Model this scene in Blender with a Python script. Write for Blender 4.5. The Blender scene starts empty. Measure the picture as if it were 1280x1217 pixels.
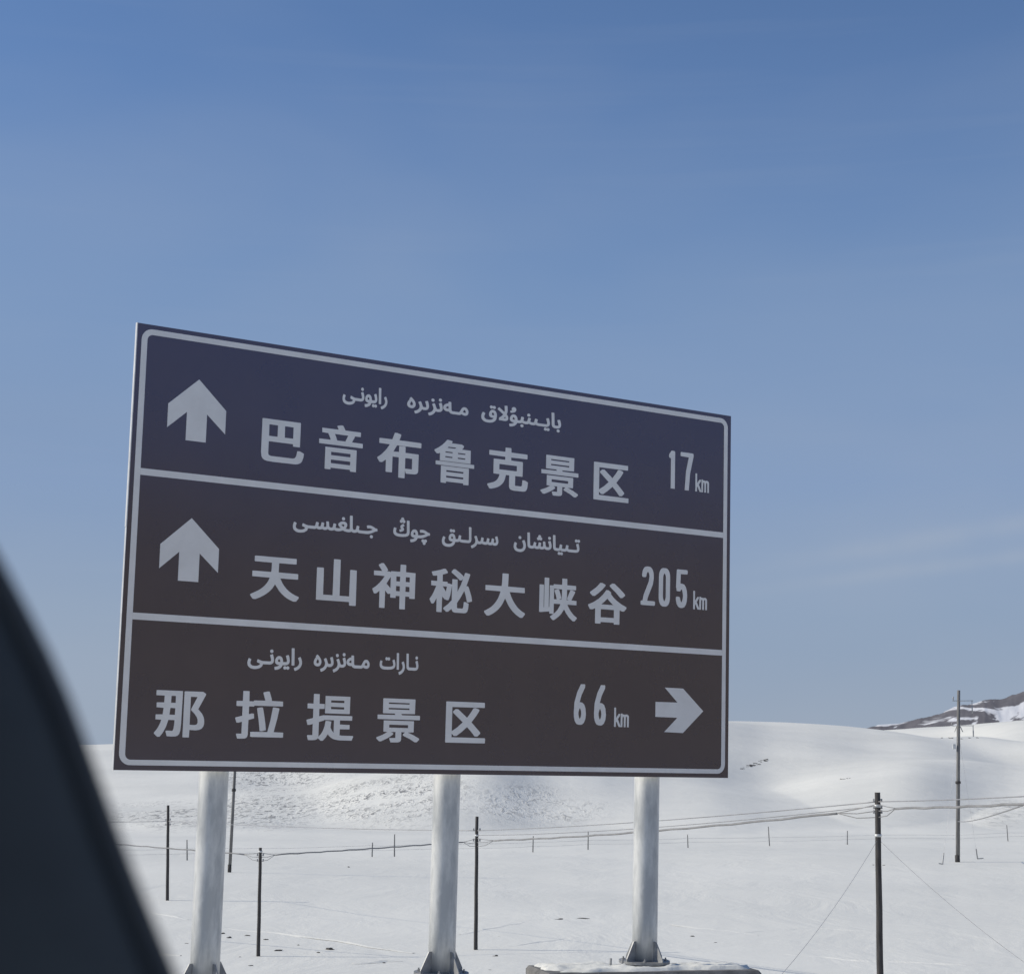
import bpy, bmesh, math, random
import numpy as np
from mathutils import Vector, Matrix, noise

scene = bpy.context.scene
COL = scene.collection
rnd = random.Random(7)
R = math.radians

# ------------------------------------------------------------------ camera
EYE = 2.1                      # metres above the tops of the sign footings
F_PX, PITCH, ROLL = 2262.3, R(9.815), R(.21)
cam = bpy.data.cameras.new('camera')
cam.sensor_width = 36.0
cam.lens = F_PX / 1280 * 36.0
cam.clip_start, cam.clip_end = .05, 60000
cam.dof.use_dof = True
cam.dof.focus_distance = 24.0
cam.dof.aperture_fstop = 13.0
cam_ob = bpy.data.objects.new('camera', cam); COL.objects.link(cam_ob)
_right = Vector((1, 0, 0)); _up = Vector((0, -math.sin(PITCH), math.cos(PITCH))); _fwd = Vector((0, math.cos(PITCH), math.sin(PITCH)))
CR = _right * math.cos(ROLL) + _up * math.sin(ROLL)
CU = -_right * math.sin(ROLL) + _up * math.cos(ROLL)
m = Matrix((CR, CU, -_fwd)).transposed().to_4x4()
m.translation = Vector((0, 0, EYE))
cam_ob.matrix_world = m
scene.camera = cam_ob

# ------------------------------------------------------------------ sun, sky, exposure
SUN_EL, SUN_AZ = R(33), R(-85)          # azimuth from +Y, clockwise positive
sun = bpy.data.lights.new('sun', 'SUN'); sun.energy = 2.95; sun.angle = R(.5); sun.color = (1, .93, .80)
sun_ob = bpy.data.objects.new('sun', sun); COL.objects.link(sun_ob)
sd = Vector((math.sin(SUN_AZ) * math.cos(SUN_EL), math.cos(SUN_AZ) * math.cos(SUN_EL), math.sin(SUN_EL)))
sun_ob.rotation_euler = (-sd).to_track_quat('-Z', 'Y').to_euler()
sun_ob.location = (-20, 0, 30)

world = bpy.data.worlds.new('World'); scene.world = world; world.use_nodes = True
nt = world.node_tree; nt.nodes.clear()
def N(t, **k):
    n = nt.nodes.new(t)
    for a, b in k.items():
        if a in n.inputs: n.inputs[a].default_value = b
        else: setattr(n, a, b)
    return n
out = N('ShaderNodeOutputWorld'); bg = N('ShaderNodeBackground'); bg.inputs[1].default_value = .083
sky = N('ShaderNodeTexSky'); sky.sky_type = 'NISHITA'; sky.sun_disc = False
sky.sun_elevation = SUN_EL; sky.sun_rotation = SUN_AZ
sky.altitude = 2400; sky.air_density = 1.0; sky.dust_density = .8; sky.ozone_density = 1.6
# thin high cirrus: long faint veils on the sky's own direction
tc = N('ShaderNodeTexCoord'); mp = N('ShaderNodeMapping'); mp.inputs['Scale'].default_value = (1.2, 1.2, 4.0); mp.inputs['Rotation'].default_value = (0, R(-9), 0)
n1 = N('ShaderNodeTexNoise', Scale=2.2, Detail=4.0, Roughness=.45, Distortion=.3)
cr = N('ShaderNodeMapRange'); cr.inputs['From Min'].default_value = .35; cr.inputs['From Max'].default_value = .85; cr.inputs['To Max'].default_value = .24
mp2 = N('ShaderNodeMapping'); mp2.inputs['Scale'].default_value = (2.0, 2.0, 46.0); mp2.inputs['Rotation'].default_value = (0, R(7), 0)
n2 = N('ShaderNodeTexNoise', Scale=1.6, Detail=3.0, Roughness=.5)
cr2 = N('ShaderNodeMapRange'); cr2.inputs['From Min'].default_value = .56; cr2.inputs['From Max'].default_value = .74; cr2.inputs['To Max'].default_value = .03
add = N('ShaderNodeMath', operation='ADD')
mix = N('ShaderNodeMix', data_type='RGBA'); mix.inputs['B'].default_value = (4.4, 4.8, 5.4, 1)
L = nt.links.new
L(tc.outputs['Generated'], mp.inputs[0]); L(mp.outputs[0], n1.inputs['Vector']); L(n1.outputs[0], cr.inputs['Value'])
L(tc.outputs['Generated'], mp2.inputs[0]); L(mp2.outputs[0], n2.inputs['Vector']); L(n2.outputs[0], cr2.inputs['Value'])
sep = N('ShaderNodeSeparateXYZ')
# two straight, slightly tilted wisps low in the sky on the right
def sky_dir(px, py): return (CR * ((px - 640) / F_PX) + CU * ((608.5 - py) / F_PX) + _fwd).normalized()
sm = N('ShaderNodeMapRange'); sm.inputs['From Min'].default_value = .10; sm.inputs['From Max'].default_value = .20; sm.inputs['To Max'].default_value = 1
L(sep.outputs['X'], sm.inputs['Value'])
wn = N('ShaderNodeTexNoise', Scale=14.0, Detail=3.0, Roughness=.5); L(tc.outputs['Generated'], wn.inputs['Vector'])
tot = None
for a_, b_, wd, am in (((915, 740), (1280, 694), .0042, .14), ((939, 711), (1280, 653), .0055, .13), ((915, 715), (1280, 672), .024, .10)):
    nv_ = sky_dir(*a_).cross(sky_dir(*b_)).normalized()
    dp = N('ShaderNodeVectorMath', operation='DOT_PRODUCT'); dp.inputs[1].default_value = nv_; L(tc.outputs['Generated'], dp.inputs[0])
    dv = N('ShaderNodeMath', operation='DIVIDE'); dv.inputs[1].default_value = wd; L(dp.outputs['Value'], dv.inputs[0])
    sq = N('ShaderNodeMath', operation='MULTIPLY'); L(dv.outputs[0], sq.inputs[0]); L(dv.outputs[0], sq.inputs[1])
    ng = N('ShaderNodeMath', operation='MULTIPLY'); ng.inputs[1].default_value = -1; L(sq.outputs[0], ng.inputs[0])
    ex = N('ShaderNodeMath', operation='EXPONENT'); L(ng.outputs[0], ex.inputs[0])
    g_ = N('ShaderNodeMath', operation='MULTIPLY'); g_.inputs[1].default_value = am * 2.6; L(ex.outputs[0], g_.inputs[0])
    if tot is None: tot = g_
    else:
        s_ = N('ShaderNodeMath', operation='ADD'); L(tot.outputs[0], s_.inputs[0]); L(g_.outputs[0], s_.inputs[1]); tot = s_
m1 = N('ShaderNodeMath', operation='MULTIPLY'); L(tot.outputs[0], m1.inputs[0]); L(sm.outputs[0], m1.inputs[1])
m2 = N('ShaderNodeMath', operation='MULTIPLY'); L(m1.outputs[0], m2.inputs[0]); L(wn.outputs[0], m2.inputs[1])
add2 = N('ShaderNodeMath', operation='ADD')
L(cr.outputs[0], add.inputs[0]); L(cr2.outputs[0], add.inputs[1]); L(add.outputs[0], add2.inputs[0]); L(m2.outputs[0], add2.inputs[1]); L(add2.outputs[0], mix.inputs['Factor'])
# clear deep blue overhead, paler veil of air low down
tint = N('ShaderNodeMix', data_type='RGBA', blend_type='MULTIPLY'); tint.inputs['Factor'].default_value = 1; tint.inputs['B'].default_value = (1.0, 1.13, 1.27, 1)
vr = N('ShaderNodeMapRange'); vr.clamp = True
vr.inputs['From Min'].default_value = .20; vr.inputs['From Max'].default_value = .43; vr.inputs['To Min'].default_value = 1; vr.inputs['To Max'].default_value = 0
veil = N('ShaderNodeMix', data_type='RGBA')
vcol = N('ShaderNodeValToRGB'); vcol.color_ramp.elements[0].position = .04; vcol.color_ramp.elements[1].position = .43
for pos in (.10, .17, .28): vcol.color_ramp.elements.new(pos)
for e_, c_ in zip(vcol.color_ramp.elements, ((3.08, 3.74, 4.75), (2.62, 3.5, 4.9), (2.15, 3.18, 5.1), (1.85, 2.85, 4.7), (1.12, 2.02, 4.1))): e_.color = (*[v / 6 for v in c_], 1)
vsc = N('ShaderNodeVectorMath', operation='SCALE'); vsc.inputs['Scale'].default_value = 6
L(tc.outputs['Generated'], sep.inputs[0]); L(sep.outputs['Z'], vcol.inputs[0]); L(vcol.outputs[0], vsc.inputs[0]); L(vsc.outputs[0], veil.inputs['B']); L(sep.outputs['Z'], vr.inputs['Value']); L(vr.outputs[0], veil.inputs['Factor'])
L(sky.outputs[0], tint.inputs['A']); L(tint.outputs['Result'], veil.inputs['A']); L(veil.outputs['Result'], mix.inputs['A']); L(mix.outputs['Result'], bg.inputs[0]); L(bg.outputs[0], out.inputs[0])

vs = scene.view_settings
vs.view_transform = 'Standard'; vs.look = 'None'; vs.gamma = 1; vs.use_curve_mapping = False; vs.exposure = 0.30

# ------------------------------------------------------------------ materials
def new_mat(name):
    mt = bpy.data.materials.new(name); mt.use_nodes = True
    t = mt.node_tree; return mt, t, t.nodes['Principled BSDF']
def tex_mat(name, c1, c2, scale=4, rough=.6, metallic=0, detail=5, stretch=(1, 1, 1), bump=0, bump_scale=30, ior=None, lo=.35, hi=.65, bdist=.01):
    mt, t, b = new_mat(name)
    co = t.nodes.new('ShaderNodeTexCoord'); mpp = t.nodes.new('ShaderNodeMapping'); mpp.inputs['Scale'].default_value = stretch
    nz = t.nodes.new('ShaderNodeTexNoise'); nz.inputs['Scale'].default_value = scale; nz.inputs['Detail'].default_value = detail; nz.inputs['Roughness'].default_value = .6
    rp = t.nodes.new('ShaderNodeMapRange'); rp.inputs['From Min'].default_value = lo; rp.inputs['From Max'].default_value = hi
    mx = t.nodes.new('ShaderNodeMix'); mx.data_type = 'RGBA'; mx.inputs['A'].default_value = (*c1, 1); mx.inputs['B'].default_value = (*c2, 1)
    l = t.links.new
    l(co.outputs['Object'], mpp.inputs[0]); l(mpp.outputs[0], nz.inputs['Vector']); l(nz.outputs[0], rp.inputs['Value'])
    l(rp.outputs[0], mx.inputs['Factor']); l(mx.outputs['Result'], b.inputs['Base Color'])
    b.inputs['Roughness'].default_value = rough; b.inputs['Metallic'].default_value = metallic
    if ior: b.inputs['IOR'].default_value = ior
    if bump:
        bz = t.nodes.new('ShaderNodeTexNoise'); bz.inputs['Scale'].default_value = bump_scale; bz.inputs['Detail'].default_value = 4
        bp = t.nodes.new('ShaderNodeBump'); bp.inputs['Strength'].default_value = bump; bp.inputs['Distance'].default_value = bdist
        l(co.outputs['Object'], bz.inputs['Vector']); l(bz.outputs[0], bp.inputs['Height']); l(bp.outputs[0], b.inputs['Normal'])
    return mt

M = {}
M['film_brown'] = tex_mat('brown_reflective_film', (.054, .039, .019), (.064, .046, .024), scale=1.3, rough=.17, ior=2.2, bump=.10, bump_scale=2.0)
M['film_white'] = tex_mat('white_reflective_film', (.74, .735, .73), (.82, .815, .81), scale=3, rough=.22, ior=2.0, bump=.05, bump_scale=2.0)
M['film_brown'].node_tree.nodes['Principled BSDF'].inputs['Specular Tint'].default_value = (.54, .58, 1, 1)
M['alu'] = tex_mat('aluminium_edge', (.6, .6, .6), (.75, .75, .74), scale=6, rough=.45, metallic=.3)
M['steel'] = tex_mat('galvanised_steel', (.46, .475, .48), (.74, .745, .73), scale=3.4, rough=.45, metallic=.2, stretch=(1.4, 1.4, .4), bump=.2, bump_scale=9, lo=.4, hi=.62)
M['steel_dark'] = tex_mat('weathered_steel', (.24, .245, .25), (.38, .385, .39), scale=9, rough=.55, metallic=.4)
M['concrete'] = tex_mat('footing_concrete', (.11, .108, .105), (.2, .195, .19), scale=5, rough=.9, bump=.5, bump_scale=30)
M['wood'] = tex_mat('weathered_wood', (.035, .033, .033), (.075, .07, .068), scale=5, rough=.85, stretch=(6, 6, .6), bump=.4, bump_scale=25)
M['pole_grey'] = tex_mat('concrete_pole', (.14, .138, .135), (.22, .215, .21), scale=3, rough=.85, stretch=(3, 3, .4))
M['wire'] = tex_mat('cable', (.20, .20, .205), (.28, .28, .285), scale=2, rough=.6)
M['wire_pale'] = tex_mat('galvanised_wire', (.27, .27, .28), (.36, .36, .37), scale=2, rough=.5, metallic=.3)
M['porcelain'] = tex_mat('porcelain', (.3, .3, .3), (.42, .42, .42), scale=8, rough=.3)
M['rock'] = tex_mat('dark_rock', (.03, .027, .025), (.11, .10, .09), scale=5, rough=.9, bump=.6, bump_scale=12)
M['plastic'] = tex_mat('dark_trim', (.036, .044, .050), (.062, .074, .080), scale=9, rough=.7, bump=.2, bump_scale=300, bdist=.001)
M['rubber'] = tex_mat('rubber_seal', (.042, .048, .054), (.054, .062, .066), scale=20, rough=.8)
M['asphalt'] = tex_mat('asphalt', (.04, .04, .042), (.065, .064, .062), scale=1.5, rough=.9, bump=.5, bump_scale=60)
M['paint'] = tex_mat('road_paint', (.6, .6, .58), (.78, .78, .76), scale=8, rough=.7)

def snow_mat(name, terrain=True):
    mt, t, b = new_mat(name); l = t.links.new
    def nn(ty, **k):
        n = t.nodes.new(ty)
        for a, v in k.items():
            if a in n.inputs: n.inputs[a].default_value = v
            else: setattr(n, a, v)
        return n
    co = nn('ShaderNodeTexCoord')
    big = nn('ShaderNodeTexNoise', Scale=.02, Detail=6.0, Roughness=.6)
    l(co.outputs['Object'], big.inputs['Vector'])
    mx = nn('ShaderNodeMix', data_type='RGBA'); mx.inputs['A'].default_value = (.755, .75, .70, 1); mx.inputs['B'].default_value = (.835, .825, .765, 1)
    r0 = nn('ShaderNodeMapRange'); r0.inputs['From Min'].default_value = .35; r0.inputs['From Max'].default_value = .6
    l(big.outputs[0], r0.inputs['Value']); l(r0.outputs[0], mx.inputs['Factor'])
    col = mx.outputs['Result']
    # relief at three scales
    b1 = nn('ShaderNodeTexNoise', Scale=.22, Detail=6.0, Roughness=.6, Distortion=.6)
    b2 = nn('ShaderNodeTexNoise', Scale=2.4, Detail=6.0, Roughness=.65)
    mpa = nn('ShaderNodeMapping'); mpa.inputs['Scale'].default_value = (1, .45, 1)
    l(co.outputs['Object'], mpa.inputs[0]); l(mpa.outputs[0], b1.inputs['Vector']); l(co.outputs['Object'], b2.inputs['Vector'])
    bp1 = nn('ShaderNodeBump', Strength=.22, Distance=.7); l(b1.outputs[0], bp1.inputs['Height'])
    bp2 = nn('ShaderNodeBump', Strength=.3, Distance=.05); l(b2.outputs[0], bp2.inputs['Height']); l(bp1.outputs[0], bp2.inputs['Normal'])
    nrm = bp2.outputs[0]
    if terrain:
        at = nn('ShaderNodeAttribute', attribute_name='scrub')
        # dry scrub and wind-cut drifts where the slope is swept
        mps = nn('ShaderNodeMapping'); mps.inputs['Scale'].default_value = (.9, .16, .9); mps.inputs['Rotation'].default_value = (0, 0, R(24))
        l(co.outputs['Object'], mps.inputs[0])
        sc = nn('ShaderNodeTexNoise', Scale=1.0, Detail=4.0, Roughness=.62, Distortion=1.2); l(mps.outputs[0], sc.inputs['Vector'])
        pt = nn('ShaderNodeTexNoise', Scale=.035, Detail=3.0); l(co.outputs['Object'], pt.inputs['Vector'])
        ptr = nn('ShaderNodeMapRange'); ptr.inputs['From Min'].default_value = .34; ptr.inputs['From Max'].default_value = .5
        l(pt.outputs[0], ptr.inputs['Value'])
        amt = nn('ShaderNodeMath', operation='MULTIPLY'); l(at.outputs['Fac'], amt.inputs[0]); l(ptr.outputs[0], amt.inputs[1])
        thr = nn('ShaderNodeMapRange'); thr.inputs['From Min'].default_value = .51; thr.inputs['From Max'].default_value = .60
        l(sc.outputs[0], thr.inputs['Value'])
        fac = nn('ShaderNodeMath', operation='MULTIPLY'); l(amt.outputs[0], fac.inputs[0]); l(thr.outputs[0], fac.inputs[1])
        mg = nn('ShaderNodeMix', data_type='RGBA'); mg.inputs['B'].default_value = (.20, .195, .19, 1)
        l(fac.outputs[0], mg.inputs['Factor']); l(col, mg.inputs['A']); col = mg.outputs['Result']
        hh = nn('ShaderNodeMath', operation='MULTIPLY'); l(sc.outputs[0], hh.inputs[0]); l(amt.outputs[0], hh.inputs[1])
        bp3 = nn('ShaderNodeBump', Strength=.4, Distance=1.2); l(hh.outputs[0], bp3.inputs['Height']); l(nrm, bp3.inputs['Normal']); nrm = bp3.outputs[0]
    l(col, b.inputs['Base Color']); l(nrm, b.inputs['Normal'])
    b.inputs['Roughness'].default_value = .75; b.inputs['Specular IOR Level'].default_value = .25
    return mt
M['snow'] = snow_mat('wind_packed_snow')
M['snow_plain'] = snow_mat('loose_snow', False)

def mountain_mat():
    mt, t, b = new_mat('bare_rock_with_snow'); l = t.links.new
    co = t.nodes.new('ShaderNodeTexCoord')
    n_ = t.nodes.new('ShaderNodeTexNoise'); n_.inputs['Scale'].default_value = .0085; n_.inputs['Detail'].default_value = 4; n_.inputs['Roughness'].default_value = .5; n_.inputs['Distortion'].default_value = .5
    r_ = t.nodes.new('ShaderNodeMapRange'); r_.inputs['From Min'].default_value = .56; r_.inputs['From Max'].default_value = .585
    n3 = t.nodes.new('ShaderNodeTexNoise'); n3.inputs['Scale'].default_value = .03; n3.inputs['Detail'].default_value = 6
    rk = t.nodes.new('ShaderNodeMix'); rk.data_type = 'RGBA'; rk.inputs['A'].default_value = (.09, .088, .102, 1); rk.inputs['B'].default_value = (.17, .163, .178, 1)
    mx = t.nodes.new('ShaderNodeMix'); mx.data_type = 'RGBA'; mx.inputs['B'].default_value = (.68, .69, .72, 1)
    l(co.outputs['Object'], n_.inputs['Vector']); l(n_.outputs[0], r_.inputs['Value']); l(co.outputs['Object'], n3.inputs['Vector'])
    l(n3.outputs[0], rk.inputs['Factor']); l(rk.outputs['Result'], mx.inputs['A']); l(r_.outputs[0], mx.inputs['Factor'])
    l(mx.outputs['Result'], b.inputs['Base Color']); b.inputs['Roughness'].default_value = .95
    return mt
M['mountain'] = mountain_mat()

# ------------------------------------------------------------------ helpers
def tag(o, label=None, cat=None, group=None, kind=None):
    if label: o['label'] = label
    if cat: o['category'] = cat
    if group: o['group'] = group
    if kind: o['kind'] = kind
    return o
def mesh_ob(name, verts, faces, mat, parent=None, smooth=False, loc=None):
    me = bpy.data.meshes.new(name); me.from_pydata([tuple(v) for v in verts], [], faces); me.update()
    if mat: me.materials.append(mat)
    if smooth: me.polygons.foreach_set('use_smooth', [True] * len(me.polygons))
    o = bpy.data.objects.new(name, me); COL.objects.link(o)
    if parent: o.parent = parent
    if loc is not None: o.location = loc
    return o
def empty(name, loc=(0, 0, 0)):
    o = bpy.data.objects.new(name, None); COL.objects.link(o); o.location = loc; o.empty_display_size = .3; return o
class MB:
    def __init__(s): s.v = []; s.f = []
    def box(s, x0, y0, z0, x1, y1, z1):
        k = len(s.v)
        s.v += [(x0, y0, z0), (x1, y0, z0), (x1, y1, z0), (x0, y1, z0), (x0, y0, z1), (x1, y0, z1), (x1, y1, z1), (x0, y1, z1)]
        s.f += [tuple(k + i for i in q) for q in ((0, 3, 2, 1), (4, 5, 6, 7), (0, 1, 5, 4), (1, 2, 6, 5), (2, 3, 7, 6), (3, 0, 4, 7))]
        return s
    def tube(s, pts, r, n=8, caps=True):
        pts = [Vector(p) for p in pts]; rs = r if isinstance(r, (list, tuple)) else [r] * len(pts)
        k = len(s.v)
        for i, p in enumerate(pts):
            d = (pts[min(i + 1, len(pts) - 1)] - pts[max(i - 1, 0)]).normalized()
            a = d.cross(Vector((0, 0, 1)) if abs(d.z) < .9 else Vector((0, 1, 0))).normalized(); b = d.cross(a)
            for j in range(n):
                t = 2 * math.pi * j / n
                s.v.append(tuple(p + (a * math.cos(t) + b * math.sin(t)) * rs[i]))
        for i in range(len(pts) - 1):
            for j in range(n):
                j2 = (j + 1) % n
                s.f.append((k + i * n + j, k + i * n + j2, k + (i + 1) * n + j2, k + (i + 1) * n + j))
        if caps:
            s.f.append(tuple(k + j for j in reversed(range(n)))); s.f.append(tuple(k + (len(pts) - 1) * n + j for j in range(n)))
        return s
    def ob(s, name, mat, parent=None, smooth=False, bevel=0):
        o = mesh_ob(name, s.v, s.f, mat, parent, False)
        bm = bmesh.new(); bm.from_mesh(o.data)
        if bevel: bmesh.ops.bevel(bm, geom=list(bm.edges), offset=bevel, segments=1, affect='EDGES')
        bmesh.ops.recalc_face_normals(bm, faces=list(bm.faces)); bm.to_mesh(o.data); bm.free()
        if smooth:
            for p in o.data.polygons: p.use_smooth = len(p.vertices) == 4
        return o
def copy_tree(o, parent=None):
    c = o.copy(); COL.objects.link(c); c.parent = parent
    for ch in [x for x in o.children]: copy_tree(ch, c)
    return c

# ------------------------------------------------------------------ terrain
def ray(px, py):
    d = CR * ((px - 640) / F_PX) + CU * ((608.5 - py) / F_PX) + _fwd
    return d / math.hypot(d.x, d.y)         # unit length on the ground plan
def az_el(px, py):
    d = ray(px, py); return math.degrees(math.atan2(d.x, d.y)), d.z
BASE_D = [0, 6, 10, 15, 20, 26, 40, 55, 72, 100, 155, 200, 265, 400, 9000]
BASE_Z = [-1.65, -1.7, -2.0, -2.5, -2.62, -2.78, -4.5, -5.6, -5.95, -5.75, -5.25, -4.95, -4.6, -4.4, -4.4]
_dd = np.concatenate([np.arange(0, 400, 1.0), [9000]])
_zz = np.interp(_dd, BASE_D, BASE_Z); _k = np.hanning(13); _k /= _k.sum()
_zs = np.convolve(np.pad(_zz, 6, mode='edge'), _k, 'valid'); _zs[-2:] = -4.4
# ridges: foot distance, crest distance, blend, crest as seen points (x, y)
RIDGES = [
  ( 262, 470, [(-1500, 990), (-400, 975), (0, 996), (145, 1003), (300, 991), (380, 985), (440, 970), (520, 953), (620, 940), (740, 950), (840, 972), (930, 990), (1060, 1008), (1280, 1015), (2600, 1000)]),
  ( 330, 780, [(-1500, 900), (-400, 925), (100, 931), (300, 926), (600, 912), (800, 905), (900, 903), (950, 903), (1000, 905), (1050, 909), (1080, 912), (1120, 917), (1170, 928), (1280, 950), (2600, 960)]),
  ( 300, 560, [(-1500, 1020), (600, 1015), (850, 1000), (930, 985), (1015, 966), (1060, 957), (1130, 951), (1200, 953), (1280, 962), (1500, 950), (2600, 940)]),
  ( 430, 720, [(-1500, 1020), (900, 1010), (1080, 960), (1130, 935), (1170, 923), (1215, 920), (1250, 925), (1290, 931), (1500, 920), (2600, 920)]),
  ( 600, 1150, [(-1500, 960), (900, 960), (1060, 918), (1110, 914), (1160, 911), (1200, 909), (1240, 906), (1280, 903), (1500, 890), (2600, 900)]),
  ( 290, 430, [(-1500, 1030), (1080, 1030), (1180, 1022), (1230, 1010), (1300, 1000), (1500, 990), (2600, 1010)]),
]
_R = []
for foot, crest, pts in RIDGES:
    a = [az_el(*p) for p in pts]
    _R.append((foot, crest, np.array([q[0] for q in a]), np.array([q[1] for q in a])))
def smooth_interp(x, xs, ys):
    h = .55                                  # degrees; rounds the corners of the crest line
    return sum(np.interp(x + k * h, xs, ys) for k in (-1, -.5, 0, .5, 1)) / 5
def height(x, y):
    """snow surface relative to the world's z = 0"""
    d = np.hypot(x, y); az = np.degrees(np.arctan2(x, y))
    z = np.interp(d, _dd, _zs)
    # long gentle swells on the plain
    far = np.clip((d - 35) / 80, 0, 1)
    z = z + far * (.16 * np.sin(x / 17 + 1.3 * np.sin(y / 40)) + .14 * np.sin(y / 23 + x / 60) + .10 * np.sin((x + y) / 9.5))
    base = z
    parts = [z]
    for i, (foot, crest, xa, ye) in enumerate(_R):
        e = smooth_interp(az, xa, ye)
        w = 1 + .05 * np.sin(az * .55 + i * 2.1) + .015 * np.sin(az * 1.7 + i)
        c = crest * w; f0 = foot * (1 + .05 * np.sin(az * .8 + i))
        hc = c * e - np.interp(c, _dd, _zs)
        t = np.clip((d - f0) / (c - f0), 0, 1)
        t2 = np.clip((d - c) / (c * .9), 0, 1)
        up = t * t * (3 - 2 * t) * .72 + np.sin(t * math.pi / 2) ** 1.6 * .28
        dn = 1 - .75 * t2 * t2 * (3 - 2 * t2)
        und = 1 + .02 * np.sin(d / 47 + az * .9 + i) * t * (1 - t) * 4
        parts.append(np.interp(d, _dd, _zs) + hc * np.where(d < c, up * und, dn))
    k = 1.1
    P = np.array(parts); mx = P.max(0)
    sm = mx + k * np.log(np.exp((P - mx) / k).sum(0)) - k * np.log(np.maximum(1, np.exp((P - mx) / k).sum(0))) * np.exp(-((mx - base) / 2.5))
    # gullies and hummocks on the hills, nothing on the plain
    hill = np.clip((mx - base) / 8, 0, 1)
    sm = sm + hill * (.55 * np.sin(x / 31 + 2 * np.sin(y / 83)) * np.sin(y / 57 + x / 91) + .24 * np.sin(x / 13.7 + y / 29 + 1.5 * np.sin(x / 37)))
    # shallow bowls: (x, y) as seen, distance, size across and along in metres, depth
    return sm + EYE
def hit(px, py, dmax=3000, dmin=26):
    d = ray(px, py); s = dmin
    while s < dmax:
        step = max(.25, s * .003)
        if EYE + d.z * s < float(height(np.float64(d.x * s), np.float64(d.y * s))): break
        s += step
    return Vector((d.x * s, d.y * s, float(height(np.float64(d.x * s), np.float64(d.y * s))))), s
def at(px, py, dist): d = ray(px, py); return Vector((d.x * dist, d.y * dist, EYE + d.z * dist))
def px_h(npx, dist): return npx / F_PX * dist * .985

az_list = np.concatenate([np.arange(-180, -32, 2.5), np.arange(-32, -20, .4), np.arange(-20, 22, .075), np.arange(22, 40, .4), np.arange(40, 180, 2.5)])
rad = [2.0]
while rad[-1] < 2600: rad.append(rad[-1] * 1.0105 if rad[-1] > 25 else rad[-1] * 1.06)
rad += [3200, 4500, 7000, 12000, 22000]
rad = np.array(rad); na, nr = len(az_list), len(rad)
A, RR = np.meshgrid(np.radians(az_list), rad)
X = RR * np.sin(A); Y = RR * np.cos(A); Z = height(X, Y)
# fine geometric relief with real noise, only near the view
nearz = np.zeros_like(Z)
X = X.ravel(); Y = Y.ravel(); Z = Z.ravel()
azd = np.degrees(A).ravel(); rr = RR.ravel()
idx = np.nonzero((np.abs(azd) < 22) & (rr > 24) & (rr < 1400))[0]
add_z = np.zeros(len(X))
for i in idx:
    q = rr[i]; f = .9 / max(1.2, q * .02); a = min(.9, max(.03, q * .0009))
    add_z[i] = a * noise.fractal(Vector((X[i] * f * .25, Y[i] * f * .12, .3)), 1.0, 2.0, 4)
Z = Z + add_z * .55
V = np.stack([X, Y, Z], 1)
me = bpy.data.meshes.new('snow_ground')
ii, jj = np.meshgrid(np.arange(nr - 1), np.arange(na), indexing='ij'); j2 = (jj + 1) % na
quads = np.stack([ii * na + jj, (ii + 1) * na + jj, (ii + 1) * na + j2, ii * na + j2], -1).reshape(-1, 4)[:, ::-1]
nv = len(V); nq = len(quads)
me.vertices.add(nv + 1); me.vertices.foreach_set('co', np.vstack([V, [[0, 0, Z[:na].mean()]]]).ravel())
tri = [(nv, (j + 1) % na, j) for j in range(na)]
loops = np.concatenate([quads.ravel(), np.array(tri).ravel()])
me.loops.add(len(loops)); me.loops.foreach_set('vertex_index', loops)
me.polygons.add(nq + len(tri))
me.polygons.foreach_set('loop_start', np.concatenate([np.arange(nq) * 4, nq * 4 + np.arange(len(tri)) * 3]))
me.polygons.foreach_set('use_smooth', np.ones(nq + len(tri), bool))
me.update(calc_edges=True)
if me.polygons[0].normal.z < 0: me.flip_normals()
# where scrub shows: blobs in bearing and slope height
scrub = np.zeros(nv + 1)
dz_el = (V[:, 2] - EYE) / np.maximum(rr, 1)
BLOBS = [(215, 1018, 70, 15, .95), (330, 1012, 60, 20, .9), (480, 1002, 80, 24, 1.0), (520, 985, 60, 16, .8), (340, 975, 60, 14, .9), (650, 1003, 50, 20, .55), (700, 1012, 50, 14, .5), (1262, 1013, 40, 10, .6), (1240, 1026, 30, 8, .4)]
for bx, by, sx, sy, wgt in BLOBS:
    a0, e0 = az_el(bx, by)
    ga = (azd - a0) / math.degrees(sx / F_PX); ge = (dz_el - e0) / (sy / F_PX)
    scrub[:nv] = np.maximum(scrub[:nv], wgt * np.exp(-.7 * (ga ** 2 + ge ** 2) ** 1.5) * (rr > 255))
at_ = me.attributes.new('scrub', 'FLOAT', 'POINT'); at_.data.foreach_set('value', scrub.astype(np.float32))
me.materials.append(M['snow'])
ground = bpy.data.objects.new('snow_ground', me); COL.objects.link(ground)
tag(ground, 'rolling snow covered plain and low white hills', kind='structure')

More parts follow.
